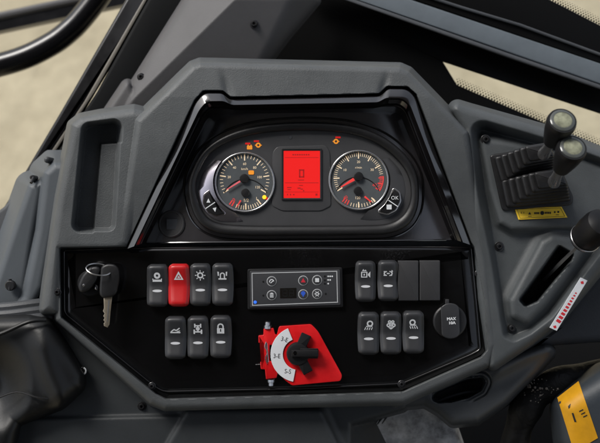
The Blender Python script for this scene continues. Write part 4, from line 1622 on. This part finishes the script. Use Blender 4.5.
o0 = P(540, 410, -70)
t = thing('cable_sleeve', o0, 'black rubber sleeve dusted with pale grit beside the armrest', 'sleeve')
mb = MB()
pth = spline([P(512, 470, -90), P(518, 430, -74), P(530, 402, -64), P(552, 386, -66), P(585, 376, -80), P(630, 372, -90)], 8, False)
mb.tube(pth, [16 + 1.6 * math.sin(k * 0.55) for k in range(len(pth))], 20)
build('sleeve', mb, SLEEVE, t, o0)
mb = MB()
for k in range(110):
    i = random.choice((random.gauss(19, 1.6), random.gauss(25, 1.2), random.uniform(12, 28)))
    p = Vector(pth[int(i)]).lerp(Vector(pth[int(i) + 1]), i - int(i))
    a_ = random.uniform(0.2, 1.7)
    q = p + Vector((-math.cos(a_) * .62, math.cos(a_) * .78, math.sin(a_))) * 16.2
    r_ = random.choice((.35, .5, .6, .8, 1.2, 1.6))
    mb.lathe(q, (random.uniform(-1, 1), random.uniform(-1, 1), 1), [(-r_ * .7, r_ * .5), (0, r_), (r_ * .7, r_ * .5)], 5)
gr_ = build('grit', mb, GRIT, t, o0, 0)
gr_['kind'] = 'stuff'

o0 = P(590, 415, -20)
t = thing('armrest', o0, 'blue grey vinyl armrest with an amber warning label in the bottom right corner', 'armrest')


def f_arm(X, Y):
    pol = [(556, 402), (576, 386), (600, 370), (660, 352), (660, 480), (570, 480), (560, 440)]
    return -4 - edge(sdp(X, Y, pol, 12), 26, 6) + 6 * sst(X, 580, 640)


build('pad', MB().field(545, 660, 350, 470, 1.2, f_arm, -70), ARM, t, o0)
# label follows the pad surface
mb = MB()
q4 = [(557.2, 397.5), (578.5, 381), (598, 438), (574, 452)]
NU, NV = 10, 14
vs, fs = [], []
for i in range(NV + 1):
    for j in range(NU + 1):
        u, v = j / NU, i / NV
        x = lerp(lerp(q4[0][0], q4[1][0], u), lerp(q4[3][0], q4[2][0], u), v)
        y = lerp(lerp(q4[0][1], q4[1][1], u), lerp(q4[3][1], q4[2][1], u), v)
        w = float(f_arm(np.array([[x]]), np.array([[y]]))[0, 0]) + 0.7
        vs.append(P(x, y, max(w, -26)))
for i in range(NV):
    for j in range(NU):
        a = i * (NU + 1) + j
        fs.append((a, a + 1, a + NU + 2, a + NU + 1))
mb.add(vs, fs)
am = build('amber_label', mb, YELD, t, o0)
mb = MB()


def wl(x, y):
    return max(float(f_arm(np.array([[x]]), np.array([[y]]))[0, 0]) + 0.7, -26) + .35


def lq(pts):
    mb.add([P(x, y, wl(x, y)) for x, y in pts], [tuple(range(len(pts)))])


lq([(558.6, 399.2), (579, 383.6), (579.2, 384.3), (558.8, 400)])
lq([(568, 406), (570.6, 403.5), (570, 407), (568.6, 409)])
lq([(571.6, 413), (573.4, 413), (576.5, 422), (574.4, 422)])
for k in range(3):
    lq([(579 + k * 2, 411 + k * 2.8), (583 + k * 2, 409 + k * 2.8), (583.3 + k * 2, 410 + k * 2.8), (579.3 + k * 2, 412 + k * 2.8)])
build('print', mb, INK, am, o0, 0)
